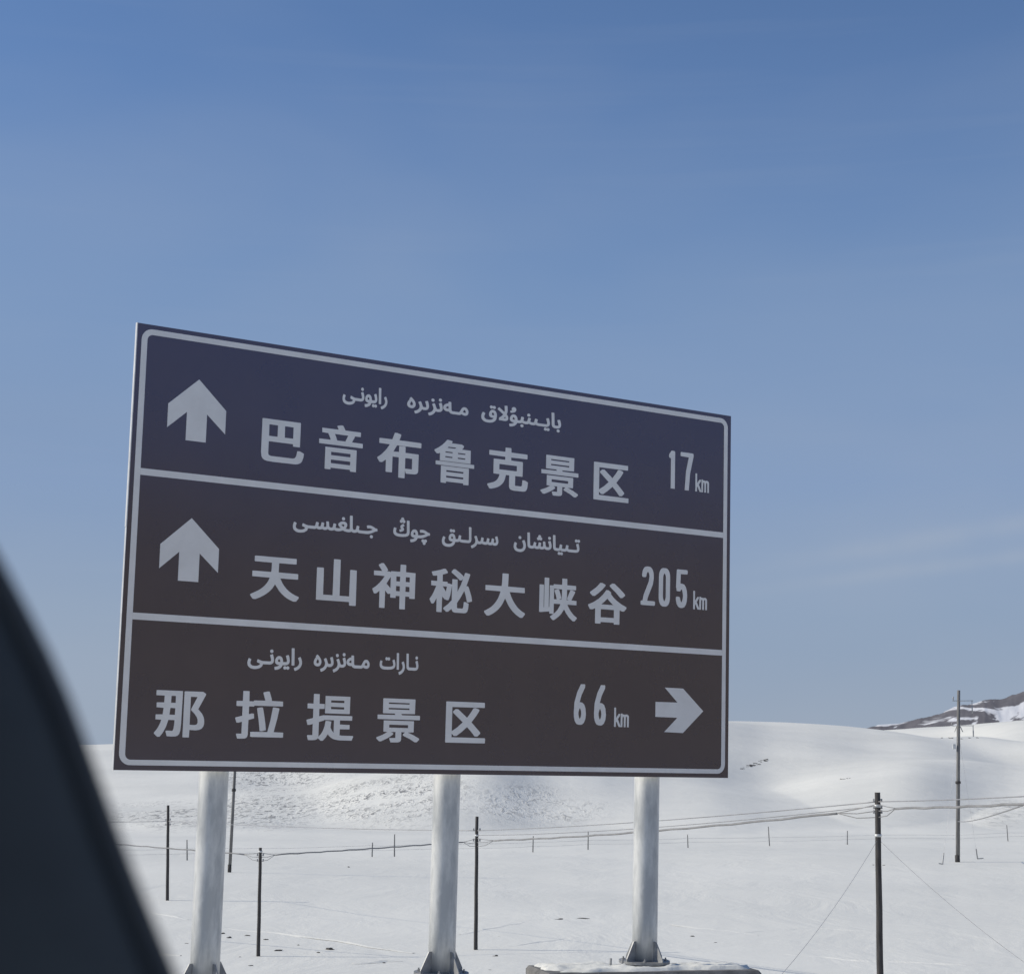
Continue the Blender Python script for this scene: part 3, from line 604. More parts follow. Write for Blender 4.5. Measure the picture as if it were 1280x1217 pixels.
# cut-film lettering: closed contours, x0,y0,x1,y1,... in thousandths
GLYPHS = {"bayinbulaq":[[1398,-255,1444,-254,1524,-237,1574,-220,1634,-190,1680,-155,1713,-120,1739,-80,1759,-34,1914,-26,1959,-12,1999,12,2024,-6,2059,-21,2154,-33,2219,-31,2269,-24,2307,-10,2339,12,2400,-20,2494,-33,2609,-25,2649,-10,2684,13,2709,-6,2739,-19,2824,-32,3159,-32,3219,-27,3269,-15,3314,5,3347,30,3372,65,3388,105,3395,155,3394,215,3359,367,3339,420,3319,431,3299,429,3206,390,3202,365,3234,275,3254,200,3256,140,3249,121,3234,112,3149,105,2839,106,2774,117,2763,125,2757,150,2778,265,2776,280,2759,294,2669,311,2649,305,2640,295,2608,150,2596,125,2579,112,2539,105,2484,106,2449,111,2424,121,2416,135,2414,155,2435,265,2433,280,2414,295,2324,311,2309,307,2297,295,2269,165,2249,120,2234,111,2204,106,2114,109,2082,120,2072,140,2074,180,2092,265,2087,285,2070,295,1984,311,1964,306,1954,295,1926,165,1906,120,1869,107,1779,105,1773,170,1760,225,1736,280,1709,315,1669,345,1629,360,1579,365,1534,357,1504,344,1471,320,1424,260,1394,180,1390,95,1410,40,1453,0,1514,-25,1600,-35,1569,-64,1524,-89,1459,-108,1384,-121,1370,-130,1364,-150,1379,-220,1386,-245],[3154,-220,3199,-219,3244,-190,3264,-209,3289,-220,3319,-222,3346,-215,3369,-199,3385,-175,3391,-145,3385,-115,3363,-85,3329,-69,3279,-73,3244,-100,3219,-80,3194,-69,3164,-67,3139,-74,3119,-87,3104,-105,3094,-130,3094,-155,3099,-176,3114,-198],[292,-215,434,-209,499,-196,559,-175,609,-149,649,-119,686,-80,713,-40,737,15,752,80,759,160,755,235,740,300,716,355,682,400,648,425,614,438,569,444,534,441,499,430,464,408,434,380,409,345,389,303,373,245,369,185,378,140,399,102,429,74,469,56,519,45,594,44,597,40,579,10,549,-19,509,-43,464,-60,389,-74,309,-74,239,-60,190,-35,158,5,146,65,152,110,189,200,189,220,175,235,99,270,74,270,57,255,19,170,0,80,2,0,23,-70,64,-127,124,-171,199,-201],[1969,-215,1999,-219,2029,-213,2056,-195,2072,-170,2077,-140,2071,-110,2053,-85,2029,-70,1999,-64,1964,-70,1939,-86,1923,-110,1916,-140,1923,-175,1942,-200],[3795,-215,3829,-219,3859,-212,3882,-195,3898,-170,3903,-140,3897,-110,3879,-85,3855,-70,3824,-64,3790,-70,3767,-85,3749,-110,3742,-140,3749,-175,3768,-200],[3655,-30,3739,-33,3814,-24,3870,-5,3914,25,3945,70,3962,125,3966,195,3954,270,3928,370,3904,425,3874,430,3784,397,3773,385,3771,370,3822,210,3828,165,3823,130,3804,113,3759,106,3684,107,3645,120,3636,145,3631,190,3610,720,3604,732,3589,741,3489,741,3474,734,3466,715,3486,165,3494,95,3512,45,3544,8,3589,-16],[873,-25,1119,-28,1184,-23,1224,-11,1259,8,1284,30,1304,60,1320,120,1314,185,1287,245,1237,310,1268,420,1279,525,1266,710,1261,730,1249,739,1229,742,1139,731,1119,715,1135,535,1131,475,1119,421,874,609,854,611,839,605,785,530,783,510,792,495,942,385,1060,290,1041,260,994,208,860,95,857,-5],[1629,105,1564,110,1544,115,1533,125,1531,150,1539,183,1555,210,1572,225,1584,226,1597,220,1622,185,1637,125,1638,110],[1094,110,1164,185,1184,150,1179,123,1154,111],[549,179,529,185,516,195,511,230,518,260,532,285,549,302,564,306,584,293,602,265,613,230,619,185,589,179],[2306,360,2334,358,2364,366,2388,385,2402,410,2406,440,2398,470,2379,494,2354,509,2319,513,2289,505,2264,486,2249,460,2246,425,2254,398,2274,375],[1424,430,1479,430,1564,449,1629,480,1669,515,1695,560,1704,615,1693,665,1664,706,1629,724,1579,729,1534,717,1500,690,1479,655,1472,615,1477,580,1494,541,1419,530,1404,520,1400,510,1410,445],[454,495,484,491,509,495,529,505,549,525,571,505,594,494,629,491,654,498,678,515,694,540,699,570,693,600,669,630,634,645,586,640,549,612,532,630,509,642,479,646,449,640,429,628,413,610,404,590,401,565,414,525,434,505]],
"menzire":[[395,-257,421,-259,471,-241,531,-212,585,-177,631,-138,664,-102,716,-15,781,-32,881,-27,956,-5,1007,33,1028,63,1042,98,1052,188,1029,318,1008,388,991,424,976,431,956,429,871,397,859,383,859,363,897,253,914,173,908,128,900,118,881,110,801,106,776,112,762,123,748,148,691,298,664,353,653,363,621,364,537,318,533,293,576,208,596,151,601,108,595,63,569,3,521,-51,461,-91,366,-131,353,-142,352,-167,381,-243],[1060,-257,1086,-259,1136,-241,1196,-212,1250,-177,1296,-138,1329,-102,1381,-15,1446,-32,1546,-27,1621,-5,1672,33,1693,63,1707,98,1717,188,1694,318,1673,388,1656,424,1641,431,1621,429,1536,397,1524,383,1524,363,1562,253,1579,173,1573,128,1565,118,1546,110,1466,106,1441,112,1427,123,1413,148,1356,298,1329,353,1318,363,1286,364,1202,318,1198,293,1241,208,1260,153,1266,108,1260,63,1234,3,1186,-51,1126,-91,1031,-131,1018,-142,1017,-167,1046,-243],[2194,-32,2531,-31,2586,-17,2641,21,2706,-9,2771,-24,2826,-28,2880,-17,2911,-2,2936,17,2958,43,2974,73,2984,113,2988,163,2975,238,2941,304,2887,358,2831,382,2766,383,2708,363,2661,323,2623,268,2561,147,2526,110,2501,105,2231,105,2181,111,2160,128,2147,168,2127,528,2106,543,2006,543,1991,533,1987,523,1987,463,1921,443,1860,413,1806,373,1771,333,1751,298,1738,258,1735,213,1743,173,1776,122,1836,82,1916,61,2024,63,2056,21,2091,-5,2136,-23],[178,-27,231,-27,271,-20,306,-6,341,17,366,44,388,83,401,123,407,168,403,218,391,263,346,348,311,392,256,448,201,494,181,499,161,493,102,423,101,398,114,383,71,333,36,278,9,213,0,158,10,88,26,55,47,28,101,-9],[181,113,160,123,147,138,142,178,164,238,194,283,211,299,239,268,261,233,272,198,273,163,261,133,243,118,216,111],[2781,113,2708,138,2754,223,2771,241,2791,248,2811,238,2836,208,2850,178,2854,148,2849,128,2836,115,2811,110],[1956,198,1894,213,1878,228,1877,243,1891,268,1916,291,1951,310,1991,323,1995,318,2000,203,1998,198],[1214,428,1246,427,1271,434,1296,453,1310,478,1314,508,1306,538,1286,563,1261,577,1226,581,1196,573,1171,553,1157,528,1154,493,1164,463,1186,440],[1567,483,1601,479,1631,486,1654,503,1670,528,1675,558,1668,588,1651,613,1627,628,1596,634,1562,628,1539,613,1521,588,1514,558,1521,523,1540,498]],
"rayoni":[[271,-257,350,-260,440,-252,530,-232,595,-207,655,-171,696,-132,721,-92,734,-37,740,-33,1060,-31,1130,-17,1185,10,1215,38,1236,73,1250,118,1256,168,1253,218,1241,283,1200,418,1185,429,1165,430,1075,397,1062,383,1062,363,1099,258,1116,183,1114,133,1095,113,1030,105,735,106,645,125,505,174,475,169,466,158,446,73,449,48,463,38,565,4,590,-11,597,-22,585,-48,550,-77,500,-100,445,-114,365,-123,290,-119,230,-104,181,-77,153,-42,143,-2,147,48,173,138,173,158,160,173,85,202,65,204,51,198,43,188,18,118,0,28,2,-47,25,-116,58,-162,115,-208,185,-239],[1323,-257,1370,-253,1445,-237,1510,-213,1555,-189,1592,-162,1631,-122,1658,-82,1680,-34,1795,-32,1865,-22,1925,-1,1970,32,1992,63,2005,93,2014,138,2017,188,1996,308,1973,388,1957,423,1940,431,1920,429,1837,398,1823,383,1823,363,1860,258,1878,178,1873,128,1865,117,1850,110,1700,105,1685,208,1662,268,1620,323,1575,352,1520,365,1465,360,1420,341,1375,304,1337,248,1314,183,1308,108,1320,59,1345,22,1390,-9,1445,-27,1518,-37,1490,-63,1445,-88,1385,-107,1305,-121,1290,-130,1284,-152,1302,-237,1310,-250],[2278,-257,2305,-255,2370,-231,2470,-171,2544,-97,2593,-12,2614,78,2611,168,2581,273,2544,348,2530,364,2500,365,2425,327,2412,313,2411,293,2454,208,2472,158,2479,108,2474,68,2448,3,2395,-54,2335,-93,2233,-137,2228,-152,2230,-167,2259,-242],[1794,-222,1830,-215,1865,-190,1885,-209,1915,-221,1945,-221,1973,-212,1996,-192,2009,-167,2011,-137,2002,-107,1980,-82,1945,-68,1900,-73,1865,-100,1835,-77,1815,-69,1785,-67,1755,-76,1734,-92,1720,-114,1714,-137,1717,-167,1726,-187,1745,-207,1770,-219],[2128,-27,2228,-27,2244,-17,2250,-2,2229,718,2223,733,2205,742,2110,741,2094,733,2087,718,2107,-2,2112,-17],[1495,108,1459,118,1451,128,1450,143,1455,173,1466,198,1482,218,1500,227,1520,217,1540,188,1552,153,1557,108],[1106,483,1140,479,1170,486,1193,503,1209,528,1214,558,1207,588,1190,613,1166,628,1135,634,1101,628,1077,613,1059,588,1053,558,1060,523,1079,498]],
"tiyanshan":[[262,-255,380,-255,430,-246,485,-228,530,-204,568,-175,601,-140,626,-100,646,-55,660,0,666,55,664,110,654,165,634,230,600,310,580,341,565,346,545,343,470,305,457,290,457,270,490,195,513,125,522,70,521,25,506,-25,480,-63,445,-91,400,-110,340,-119,275,-117,225,-105,182,-80,154,-45,143,0,149,60,174,140,173,160,160,173,80,203,60,202,44,190,13,100,0,24,3,-50,20,-107,55,-161,110,-207,180,-238],[2481,-220,2530,-217,2570,-188,2590,-208,2615,-219,2645,-222,2675,-214,2700,-195,2714,-170,2718,-140,2710,-110,2685,-81,2650,-68,2605,-73,2570,-101,2545,-79,2520,-69,2490,-68,2463,-75,2442,-90,2428,-110,2421,-155,2426,-175,2440,-197,2460,-212],[914,-30,990,-33,1055,-26,1095,-14,1130,8,1178,-20,1230,-32,1335,-27,1370,-16,1405,4,1433,-15,1465,-26,1550,-32,1629,-15,1680,22,1735,-14,1795,-31,1890,-29,1965,-12,2006,10,2037,40,2060,80,2073,130,2076,185,2069,245,2026,405,2010,427,1985,430,1895,397,1883,385,1882,365,1919,260,1937,180,1933,130,1925,119,1910,111,1820,106,1790,112,1770,126,1756,150,1743,195,1724,355,1715,367,1695,373,1615,368,1600,361,1593,350,1603,155,1594,125,1574,110,1520,106,1484,115,1479,140,1497,265,1495,280,1475,295,1390,310,1375,307,1362,295,1334,155,1320,122,1305,109,1250,106,1215,115,1210,125,1210,150,1231,250,1229,265,1215,279,1125,303,1105,297,1096,285,1065,165,1040,115,1030,109,1000,105,925,110,901,125,892,170,868,725,860,736,845,742,744,740,731,730,726,715,746,165,754,95,772,45,805,7,850,-17],[2324,-30,2400,-33,2480,-28,2530,-15,2575,9,2610,-14,2655,-26,2725,-32,2805,-31,2875,-19,2930,13,2955,-6,2985,-19,3070,-32,3405,-32,3510,-17,3555,2,3590,27,3616,60,3634,105,3641,155,3640,210,3610,350,3588,415,3570,430,3545,429,3465,399,3450,386,3448,365,3485,260,3503,175,3497,125,3487,115,3470,110,3395,105,3100,105,3025,115,3009,125,3003,145,3024,265,3020,283,3005,294,2915,311,2895,305,2886,295,2854,150,2842,125,2825,112,2785,105,2725,106,2680,111,2655,120,2651,160,2671,265,2669,280,2650,295,2560,311,2545,307,2533,295,2505,165,2493,135,2481,120,2460,110,2425,106,2330,112,2310,128,2301,180,2280,720,2271,735,2255,742,2155,740,2141,730,2136,715,2156,165,2164,95,2182,45,2215,7,2260,-17],[301,375,335,370,365,376,390,393,405,415,412,445,407,475,390,502,365,519,335,525,302,520,277,505,258,480,251,445,258,415,276,390],[1315,410,1365,411,1385,420,1405,439,1445,412,1490,408,1525,423,1547,450,1555,485,1547,520,1520,549,1482,565,1487,595,1483,620,1468,645,1445,663,1425,670,1395,671,1355,655,1337,635,1329,615,1330,563,1290,547,1266,520,1258,490,1263,455,1285,425],[1940,480,1970,480,2000,492,2023,515,2033,540,2033,570,2024,595,2001,620,1975,632,1940,633,1910,623,1886,600,1875,575,1874,540,1885,514,1910,490],[3439,480,3485,485,3520,513,3540,494,3565,482,3600,479,3625,486,3650,504,3666,530,3670,560,3663,590,3637,620,3605,633,3580,634,3555,627,3520,600,3500,620,3475,631,3445,634,3415,626,3395,612,3379,590,3372,565,3373,540,3380,520,3396,500,3415,487]],
"sirliq":[[268,-297,360,-299,450,-291,520,-274,590,-244,645,-207,690,-161,720,-112,750,-33,895,-26,940,-12,980,12,1006,-7,1045,-22,1150,-33,1475,-31,1540,-18,1590,8,1615,33,1635,68,1645,103,1650,153,1631,713,1625,732,1605,742,1515,742,1500,737,1489,723,1507,173,1505,128,1490,111,1440,105,1160,105,1075,114,1059,123,1052,148,1072,263,1069,283,1055,294,965,311,945,306,934,293,906,163,885,118,850,107,765,105,738,228,717,273,690,308,660,333,615,353,570,359,530,355,495,343,463,323,435,297,406,258,386,218,373,173,369,133,371,93,393,38,437,-2,495,-25,595,-33,600,-36,598,-42,562,-92,500,-132,425,-154,330,-160,280,-154,230,-141,195,-122,170,-98,151,-57,147,-7,160,48,190,118,188,138,175,151,100,186,80,188,65,181,26,103,2,13,0,-67,18,-142,56,-202,110,-247,185,-280],[1669,-257,1695,-259,1750,-240,1806,-212,1860,-177,1905,-139,1939,-102,1966,-62,1990,-16,2050,-32,2135,-31,2195,-18,2250,11,2275,-7,2310,-21,2400,-33,2460,-31,2510,-24,2543,-12,2575,9,2625,-21,2690,-33,2790,-24,2850,4,2895,-21,2955,-32,3025,-30,3085,-12,3123,13,3150,44,3171,88,3183,143,3184,198,3177,248,3156,338,3131,413,3117,428,3095,431,3005,398,2991,383,2991,363,3038,223,3047,163,3042,133,3033,118,3020,110,2990,105,2940,109,2924,123,2940,263,2935,286,2920,295,2835,310,2815,305,2804,293,2775,148,2761,118,2745,108,2685,106,2656,118,2654,148,2674,248,2671,268,2655,281,2570,303,2550,298,2540,288,2508,163,2495,130,2481,113,2460,106,2415,105,2340,116,2325,128,2321,148,2341,263,2338,283,2320,295,2235,311,2215,307,2203,293,2177,168,2158,123,2145,112,2125,107,2065,107,2041,118,2027,138,1983,258,1938,353,1920,366,1895,364,1820,326,1807,308,1808,293,1850,208,1871,148,1875,93,1862,38,1830,-16,1785,-59,1734,-92,1640,-131,1628,-142,1626,-167,1655,-242],[550,108,519,118,512,128,511,143,526,193,542,213,560,222,580,212,597,188,610,153,617,108],[482,408,510,406,535,412,570,441,590,421,615,409,650,407,675,413,700,432,715,458,718,488,711,518,685,548,650,560,605,555,570,525,550,546,525,558,495,561,465,553,443,538,428,518,421,473,426,453,440,432,460,416]],
"chong":[[1609,-324,1656,-324,1691,-305,1706,-285,1712,-264,1708,-219,1747,-204,1774,-174,1781,-144,1777,-114,1763,-89,1741,-71,1711,-62,1681,-64,1661,-72,1631,-94,1600,-69,1556,-62,1521,-74,1493,-104,1485,-139,1492,-174,1519,-204,1559,-219,1553,-249,1560,-284,1581,-309],[923,-254,946,-258,1051,-237,1101,-221,1161,-191,1201,-162,1241,-120,1264,-84,1288,-34,1436,-30,1546,-10,1646,26,1821,114,1861,126,1921,134,1931,143,1935,156,1926,241,1906,257,1861,259,1831,268,1696,340,1616,369,1521,380,1436,370,1396,358,1384,341,1400,251,1411,237,1431,231,1501,242,1571,238,1636,222,1688,196,1606,154,1506,122,1416,107,1311,105,1305,106,1300,171,1284,236,1263,281,1230,321,1195,346,1146,363,1091,363,1041,348,985,306,942,241,927,201,918,156,920,81,945,31,987,-4,1051,-27,1127,-34,1097,-64,1051,-89,996,-106,911,-122,899,-129,892,-154,911,-239],[390,-49,551,-42,686,-18,737,1,771,20,802,46,828,81,846,131,853,196,833,716,821,737,806,742,716,742,700,736,690,721,709,186,698,146,666,119,591,98,461,89,316,92,211,111,167,136,147,176,145,226,164,316,160,336,146,346,66,367,46,365,31,352,5,246,0,166,15,96,47,46,106,1,176,-26,271,-43],[1126,106,1076,114,1058,131,1060,161,1070,191,1087,216,1106,227,1121,222,1137,206,1153,176,1162,141,1165,106],[365,176,436,195,496,221,531,246,552,276,560,311,552,351,531,381,492,416,506,430,563,461,573,476,571,496,538,556,526,566,496,565,431,528,387,491,365,456,357,416,364,381,386,351,424,321,331,292,316,276,315,261,336,191,346,181],[377,606,426,606,447,616,471,635,506,608,556,605,586,617,610,646,618,681,609,716,581,746,546,759,550,791,544,821,526,846,506,860,461,868,418,851,401,832,391,811,389,786,394,761,356,745,329,716,321,686,326,651,346,623]],
"jilghisi":[[271,-257,350,-260,440,-252,530,-232,595,-207,655,-171,696,-132,721,-92,734,-37,740,-33,1055,-31,1115,-18,1160,8,1210,-21,1280,-33,1375,-25,1435,4,1465,-16,1500,-27,1550,-33,1600,-30,1660,-14,1710,22,1765,-14,1825,-31,1885,-32,1945,-26,1988,-12,2025,12,2065,-12,2110,-26,2165,-32,2235,-32,2350,-15,2460,24,2570,-16,2690,-32,2760,-32,2815,-24,2855,-11,2895,11,2926,-12,2965,-27,3010,-33,3075,-31,3140,-17,3190,13,3240,-17,3315,-31,3640,-33,3730,-28,3795,-17,3865,3,3945,36,4095,112,4140,126,4200,134,4209,143,4213,158,4206,233,4200,248,4190,255,4115,265,3975,339,3915,363,3841,378,3765,378,3680,361,3665,348,3663,328,3678,253,3687,238,3710,231,3780,242,3850,238,3910,223,3963,198,3962,193,3926,173,3850,141,3760,117,3670,106,3360,105,3295,112,3271,123,3264,143,3285,263,3281,283,3265,295,3175,311,3155,305,3146,293,3119,163,3100,121,3085,111,3055,106,2995,111,2980,120,2965,138,2951,188,2933,723,2925,735,2910,742,2815,742,2796,733,2789,718,2807,173,2804,128,2790,112,2705,105,2600,120,2640,178,2659,218,2671,268,2672,313,2659,353,2634,388,2600,413,2550,432,2470,439,2395,428,2315,395,2250,346,2232,323,2223,298,2224,273,2234,238,2251,208,2315,154,2343,123,2250,107,2150,108,2107,123,2100,153,2121,263,2117,283,2100,295,2015,311,1995,307,1982,293,1955,163,1935,120,1920,111,1885,106,1845,106,1818,113,1795,133,1778,173,1756,348,1750,363,1725,373,1645,368,1627,358,1621,343,1631,223,1632,148,1623,123,1605,110,1555,105,1515,115,1509,138,1525,279,1505,295,1420,310,1400,304,1391,293,1368,173,1347,118,1335,109,1315,106,1255,110,1242,118,1239,133,1260,248,1258,268,1240,281,1165,302,1145,302,1130,293,1125,283,1085,138,1070,115,1055,108,730,106,645,125,505,174,480,172,464,153,445,68,449,48,460,39,580,-4,595,-17,592,-37,557,-72,495,-101,425,-118,335,-123,280,-117,235,-106,195,-87,166,-62,149,-32,143,13,151,68,175,143,173,158,159,173,85,202,65,204,43,188,18,118,3,53,0,-27,18,-102,58,-162,115,-208,185,-239],[3892,-212,3920,-214,3950,-206,3974,-187,3988,-162,3992,-132,3984,-102,3965,-78,3940,-63,3905,-59,3875,-67,3850,-86,3835,-112,3831,-147,3840,-174,3860,-197],[2475,187,2379,278,2382,283,2425,297,2465,302,2500,298,2525,285,2532,268,2524,243,2503,213],[2454,488,2485,487,2515,496,2536,513,2550,538,2554,568,2546,598,2526,623,2500,637,2465,641,2436,633,2411,613,2397,588,2393,553,2404,523,2425,501]],
"narat":[[1220,-255,1246,-257,1306,-236,1366,-206,1416,-173,1491,-99,1518,-60,1541,-12,1554,30,1563,80,1559,170,1546,225,1524,285,1488,355,1476,365,1446,364,1371,326,1361,315,1360,290,1404,205,1421,155,1427,110,1421,65,1394,0,1342,-55,1296,-86,1191,-129,1179,-140,1178,-165,1206,-240],[292,-45,506,-47,691,-33,821,-4,901,36,931,64,952,95,967,135,974,180,973,225,964,280,918,420,901,430,881,430,801,402,785,385,784,370,815,280,831,215,833,175,821,149,791,128,751,114,616,95,471,89,336,91,256,100,196,117,161,144,145,185,146,230,165,315,161,335,146,346,66,367,37,360,30,350,12,280,0,190,6,125,29,70,71,24,130,-10,206,-33],[1828,-30,2196,-32,2266,-22,2321,-1,2371,40,2400,100,2410,185,2397,275,2356,415,2341,429,2316,430,2231,398,2216,380,2216,365,2251,265,2270,190,2270,140,2256,117,2226,108,2171,105,1886,105,1825,115,1813,130,1805,180,1783,720,1776,734,1761,741,1661,741,1646,732,1640,715,1660,165,1668,95,1686,45,1721,6,1766,-17],[1070,-25,1176,-27,1190,-20,1198,-5,1178,715,1171,733,1151,742,1056,741,1041,732,1035,720,1055,0,1059,-15],[401,375,446,376,491,405,511,386,536,375,566,373,593,380,616,396,632,420,638,450,632,480,610,510,576,526,526,522,491,495,466,515,441,526,411,528,386,521,366,508,351,490,341,465,340,440,346,419,361,397],[2274,480,2306,481,2331,490,2353,510,2366,540,2367,570,2355,600,2335,620,2306,632,2271,633,2246,624,2221,601,2209,575,2208,540,2218,515,2241,492]],
"巴":[[-167,-460,318,-457,363,-448,398,-433,428,-410,448,-380,474,-295,482,-215,393,-176,340,-180,324,-270,314,-300,292,-330,253,-344,-202,-343,-242,-328,-254,-310,-259,-285,-257,-43,243,-43,246,-85,253,-93,373,-95,391,-90,393,405,388,420,-382,422,-406,415,-407,-275,-396,-365,-379,-400,-357,-423,-327,-440,-282,-452],[-257,70,-260,305,-252,309,-82,308,-82,70],[68,70,65,305,73,309,243,308,243,70]],
"音":[[-327,-476,-213,-476,-207,-471,-206,-441,-200,-439,210,-439,214,-471,220,-474,330,-475,343,-471,344,-11,325,-6,-330,-8,-334,-16,-334,-466],[-205,-342,-205,-266,210,-266,213,-271,210,-343],[-205,-172,-206,-106,-200,-102,205,-102,213,-106,210,-173],[-471,54,-450,50,465,51,471,54,473,64,473,139,466,149,245,150,236,154,292,269,293,284,422,289,423,379,410,385,85,386,35,479,15,484,-10,483,-91,464,-92,444,-64,389,-70,385,-410,383,-415,374,-413,289,-279,284,-278,269,-250,214,-228,154,-235,150,-466,149,-472,139],[-85,151,-114,229,-141,284,149,284,90,152]],
"布":[[0,-481,101,-481,118,-476,121,-310,142,-371,156,-377,341,-371,380,-361,406,-341,416,-321,421,-291,421,59,416,69,406,71,121,73,120,194,116,203,101,206,-20,204,-26,194,-26,74,-144,71,-151,74,-74,212,466,215,476,224,475,319,456,327,-19,327,-24,329,11,434,8,459,-79,481,-124,480,-135,474,-185,329,-454,327,-473,319,-474,229,-469,217,-244,214,-241,209,-280,144,-342,59,-414,-19,-503,-91,-504,-116,-455,-186,-439,-189,-394,-187,-314,-124,-312,-381,-294,-387,-179,-386,-168,-376,-167,-41,-27,-41,-26,-471,-19,-479],[121,-271,120,-41,276,-41,276,-266,266,-270]],
"鲁":[[-323,-477,-208,-477,-203,-472,-202,-447,-193,-443,192,-443,200,-447,200,-467,207,-474,327,-472,328,-107,312,-103,-323,-104,-329,-117,-329,-462],[-198,-356,-202,-352,-202,-317,-198,-313,192,-313,200,-317,200,-352,192,-356],[-198,-229,-202,-227,-202,-197,-198,-191,197,-191,200,-197,197,-229],[-454,-87,-433,-91,437,-91,447,-89,451,-82,451,-17,447,-8,432,-6,-443,-6,-454,-12],[-359,8,-338,4,357,6,361,18,359,298,347,302,157,303,194,358,197,378,192,387,145,413,-93,413,-77,438,-77,458,-82,463,-163,479,-199,478,-252,413,-318,348,-393,289,-490,228,-489,208,-440,153,-398,152,-360,168],[-233,86,-233,114,-66,113,-68,86],[62,86,58,108,62,114,232,114,235,108,232,86],[-233,193,-233,219,-68,219,-65,213,-68,193],[62,193,58,198,62,219,232,219,235,213,232,193],[-188,302,-163,328,12,328,14,323,-13,302]],
"克":[[-423,-482,-387,-481,-302,-456,-232,-426,-173,-387,-132,-347,-100,-302,-75,-247,-47,-137,28,-137,31,-142,32,-382,45,-427,73,-454,133,-469,358,-470,413,-463,448,-446,468,-417,484,-367,494,-252,488,-244,418,-213,368,-211,355,-217,347,-322,333,-355,198,-358,183,-355,179,-347,178,-142,183,-137,343,-137,358,-132,359,193,338,199,73,200,70,268,463,273,469,283,468,373,448,380,73,381,69,473,63,479,43,481,-72,478,-76,383,-82,380,-442,380,-462,376,-465,283,-457,272,-76,268,-76,203,-82,199,-337,199,-354,193,-353,-132,-337,-137,-207,-137,-204,-142,-220,-197,-239,-237,-267,-274,-302,-305,-352,-333,-489,-377,-491,-407,-467,-438,-446,-477],[-207,-29,-212,-27,-212,3,-212,88,-207,92,203,92,213,88,213,-27,208,-29]],
"景":[[-168,-475,-21,-473,20,-465,48,-450,63,-420,65,-260,74,-256,143,-260,99,-301,99,-327,251,-395,365,-460,399,-462,414,-458,464,-410,464,-384,339,-316,205,-260,324,-256,337,-250,338,-30,334,-20,-331,-21,-333,-250,-326,-255,-243,-260,-346,-321,-479,-375,-482,-400,-421,-458,-376,-457,-239,-390,-174,-350,-116,-306,-118,-280,-166,-260,-71,-256,-65,-260,-66,-383,-186,-384,-196,-390,-196,-410],[-206,-168,-208,-110,-201,-106,199,-106,209,-110,209,-165,204,-169],[-467,5,459,4,468,10,468,90,464,95,449,97,74,97,65,100,50,125,354,131,357,430,349,439,-346,440,-357,430,-356,134,-341,128,-101,128,-94,125,-82,100,-466,96,-471,85],[-226,212,-231,215,-231,240,-226,244,219,244,228,240,228,215,224,212],[-226,326,-231,335,-231,355,-226,357,228,355,228,330,219,326]],
"区":[[-413,-450,462,-450,485,-445,487,-350,477,-339,-294,-335,-293,-258,-243,-306,-183,-305,-61,-215,57,-110,144,-195,242,-306,303,-305,364,-250,368,-235,367,-220,341,-190,157,-5,267,137,336,245,332,275,247,305,198,300,139,205,52,92,-158,267,-218,266,-273,221,-273,189,-46,-10,-161,-115,-293,-206,-293,311,452,314,462,325,461,420,452,425,427,426,-413,426,-437,420,-438,-435,-433,-447]],
"天":[[-419,-478,-383,-477,-293,-436,-213,-389,-151,-343,-93,-289,-50,-238,2,-151,82,-268,133,-323,187,-370,247,-412,317,-448,392,-476,447,-473,500,-403,497,-373,422,-346,357,-314,297,-275,242,-228,192,-173,153,-118,104,-23,462,-20,472,-8,471,87,452,95,65,97,68,282,72,287,422,289,429,297,427,398,407,403,-403,403,-432,397,-433,297,-423,288,-83,287,-81,282,-82,152,-88,95,-448,95,-463,93,-468,87,-469,-8,-463,-19,-111,-23,-140,-93,-170,-143,-209,-193,-260,-243,-333,-297,-492,-383,-492,-408,-442,-473]],
"山":[[307,-476,413,-476,428,-466,425,269,298,273,281,264,278,-286,78,-286,73,-286,71,464,53,469,-57,469,-72,465,-75,459,-77,-286,-277,-286,-281,264,-297,272,-423,269,-427,254,-426,-396,-402,-402,273,-402,281,-406,283,-471]],
"神":[[-330,-474,-228,-475,-215,-469,-213,-102,-158,-168,-118,-168,-100,-154,-99,-234,-93,-244,17,-244,23,-239,25,-199,109,-199,111,-469,122,-475,232,-474,237,-464,237,-199,325,-199,327,-233,337,-238,442,-238,452,-229,452,306,448,316,237,321,237,466,227,476,122,476,111,471,107,319,-88,318,-98,312,-103,292,-123,306,-190,306,-167,321,-168,346,-208,406,-263,473,-308,473,-368,439,-370,416,-293,306,-473,301,-473,206,-236,201,-276,136,-339,56,-413,-19,-493,-79,-495,-99,-462,-174,-453,-180,-412,-179,-338,-119,-337,-464],[27,-97,25,11,109,11,110,-94,102,-98],[242,-98,237,-94,237,11,325,11,326,-94,317,-98],[-103,-41,-189,46,-103,195,-99,171,-99,-34],[27,111,24,216,110,216,107,111],[242,111,237,111,237,216,326,216,326,116,322,111]],
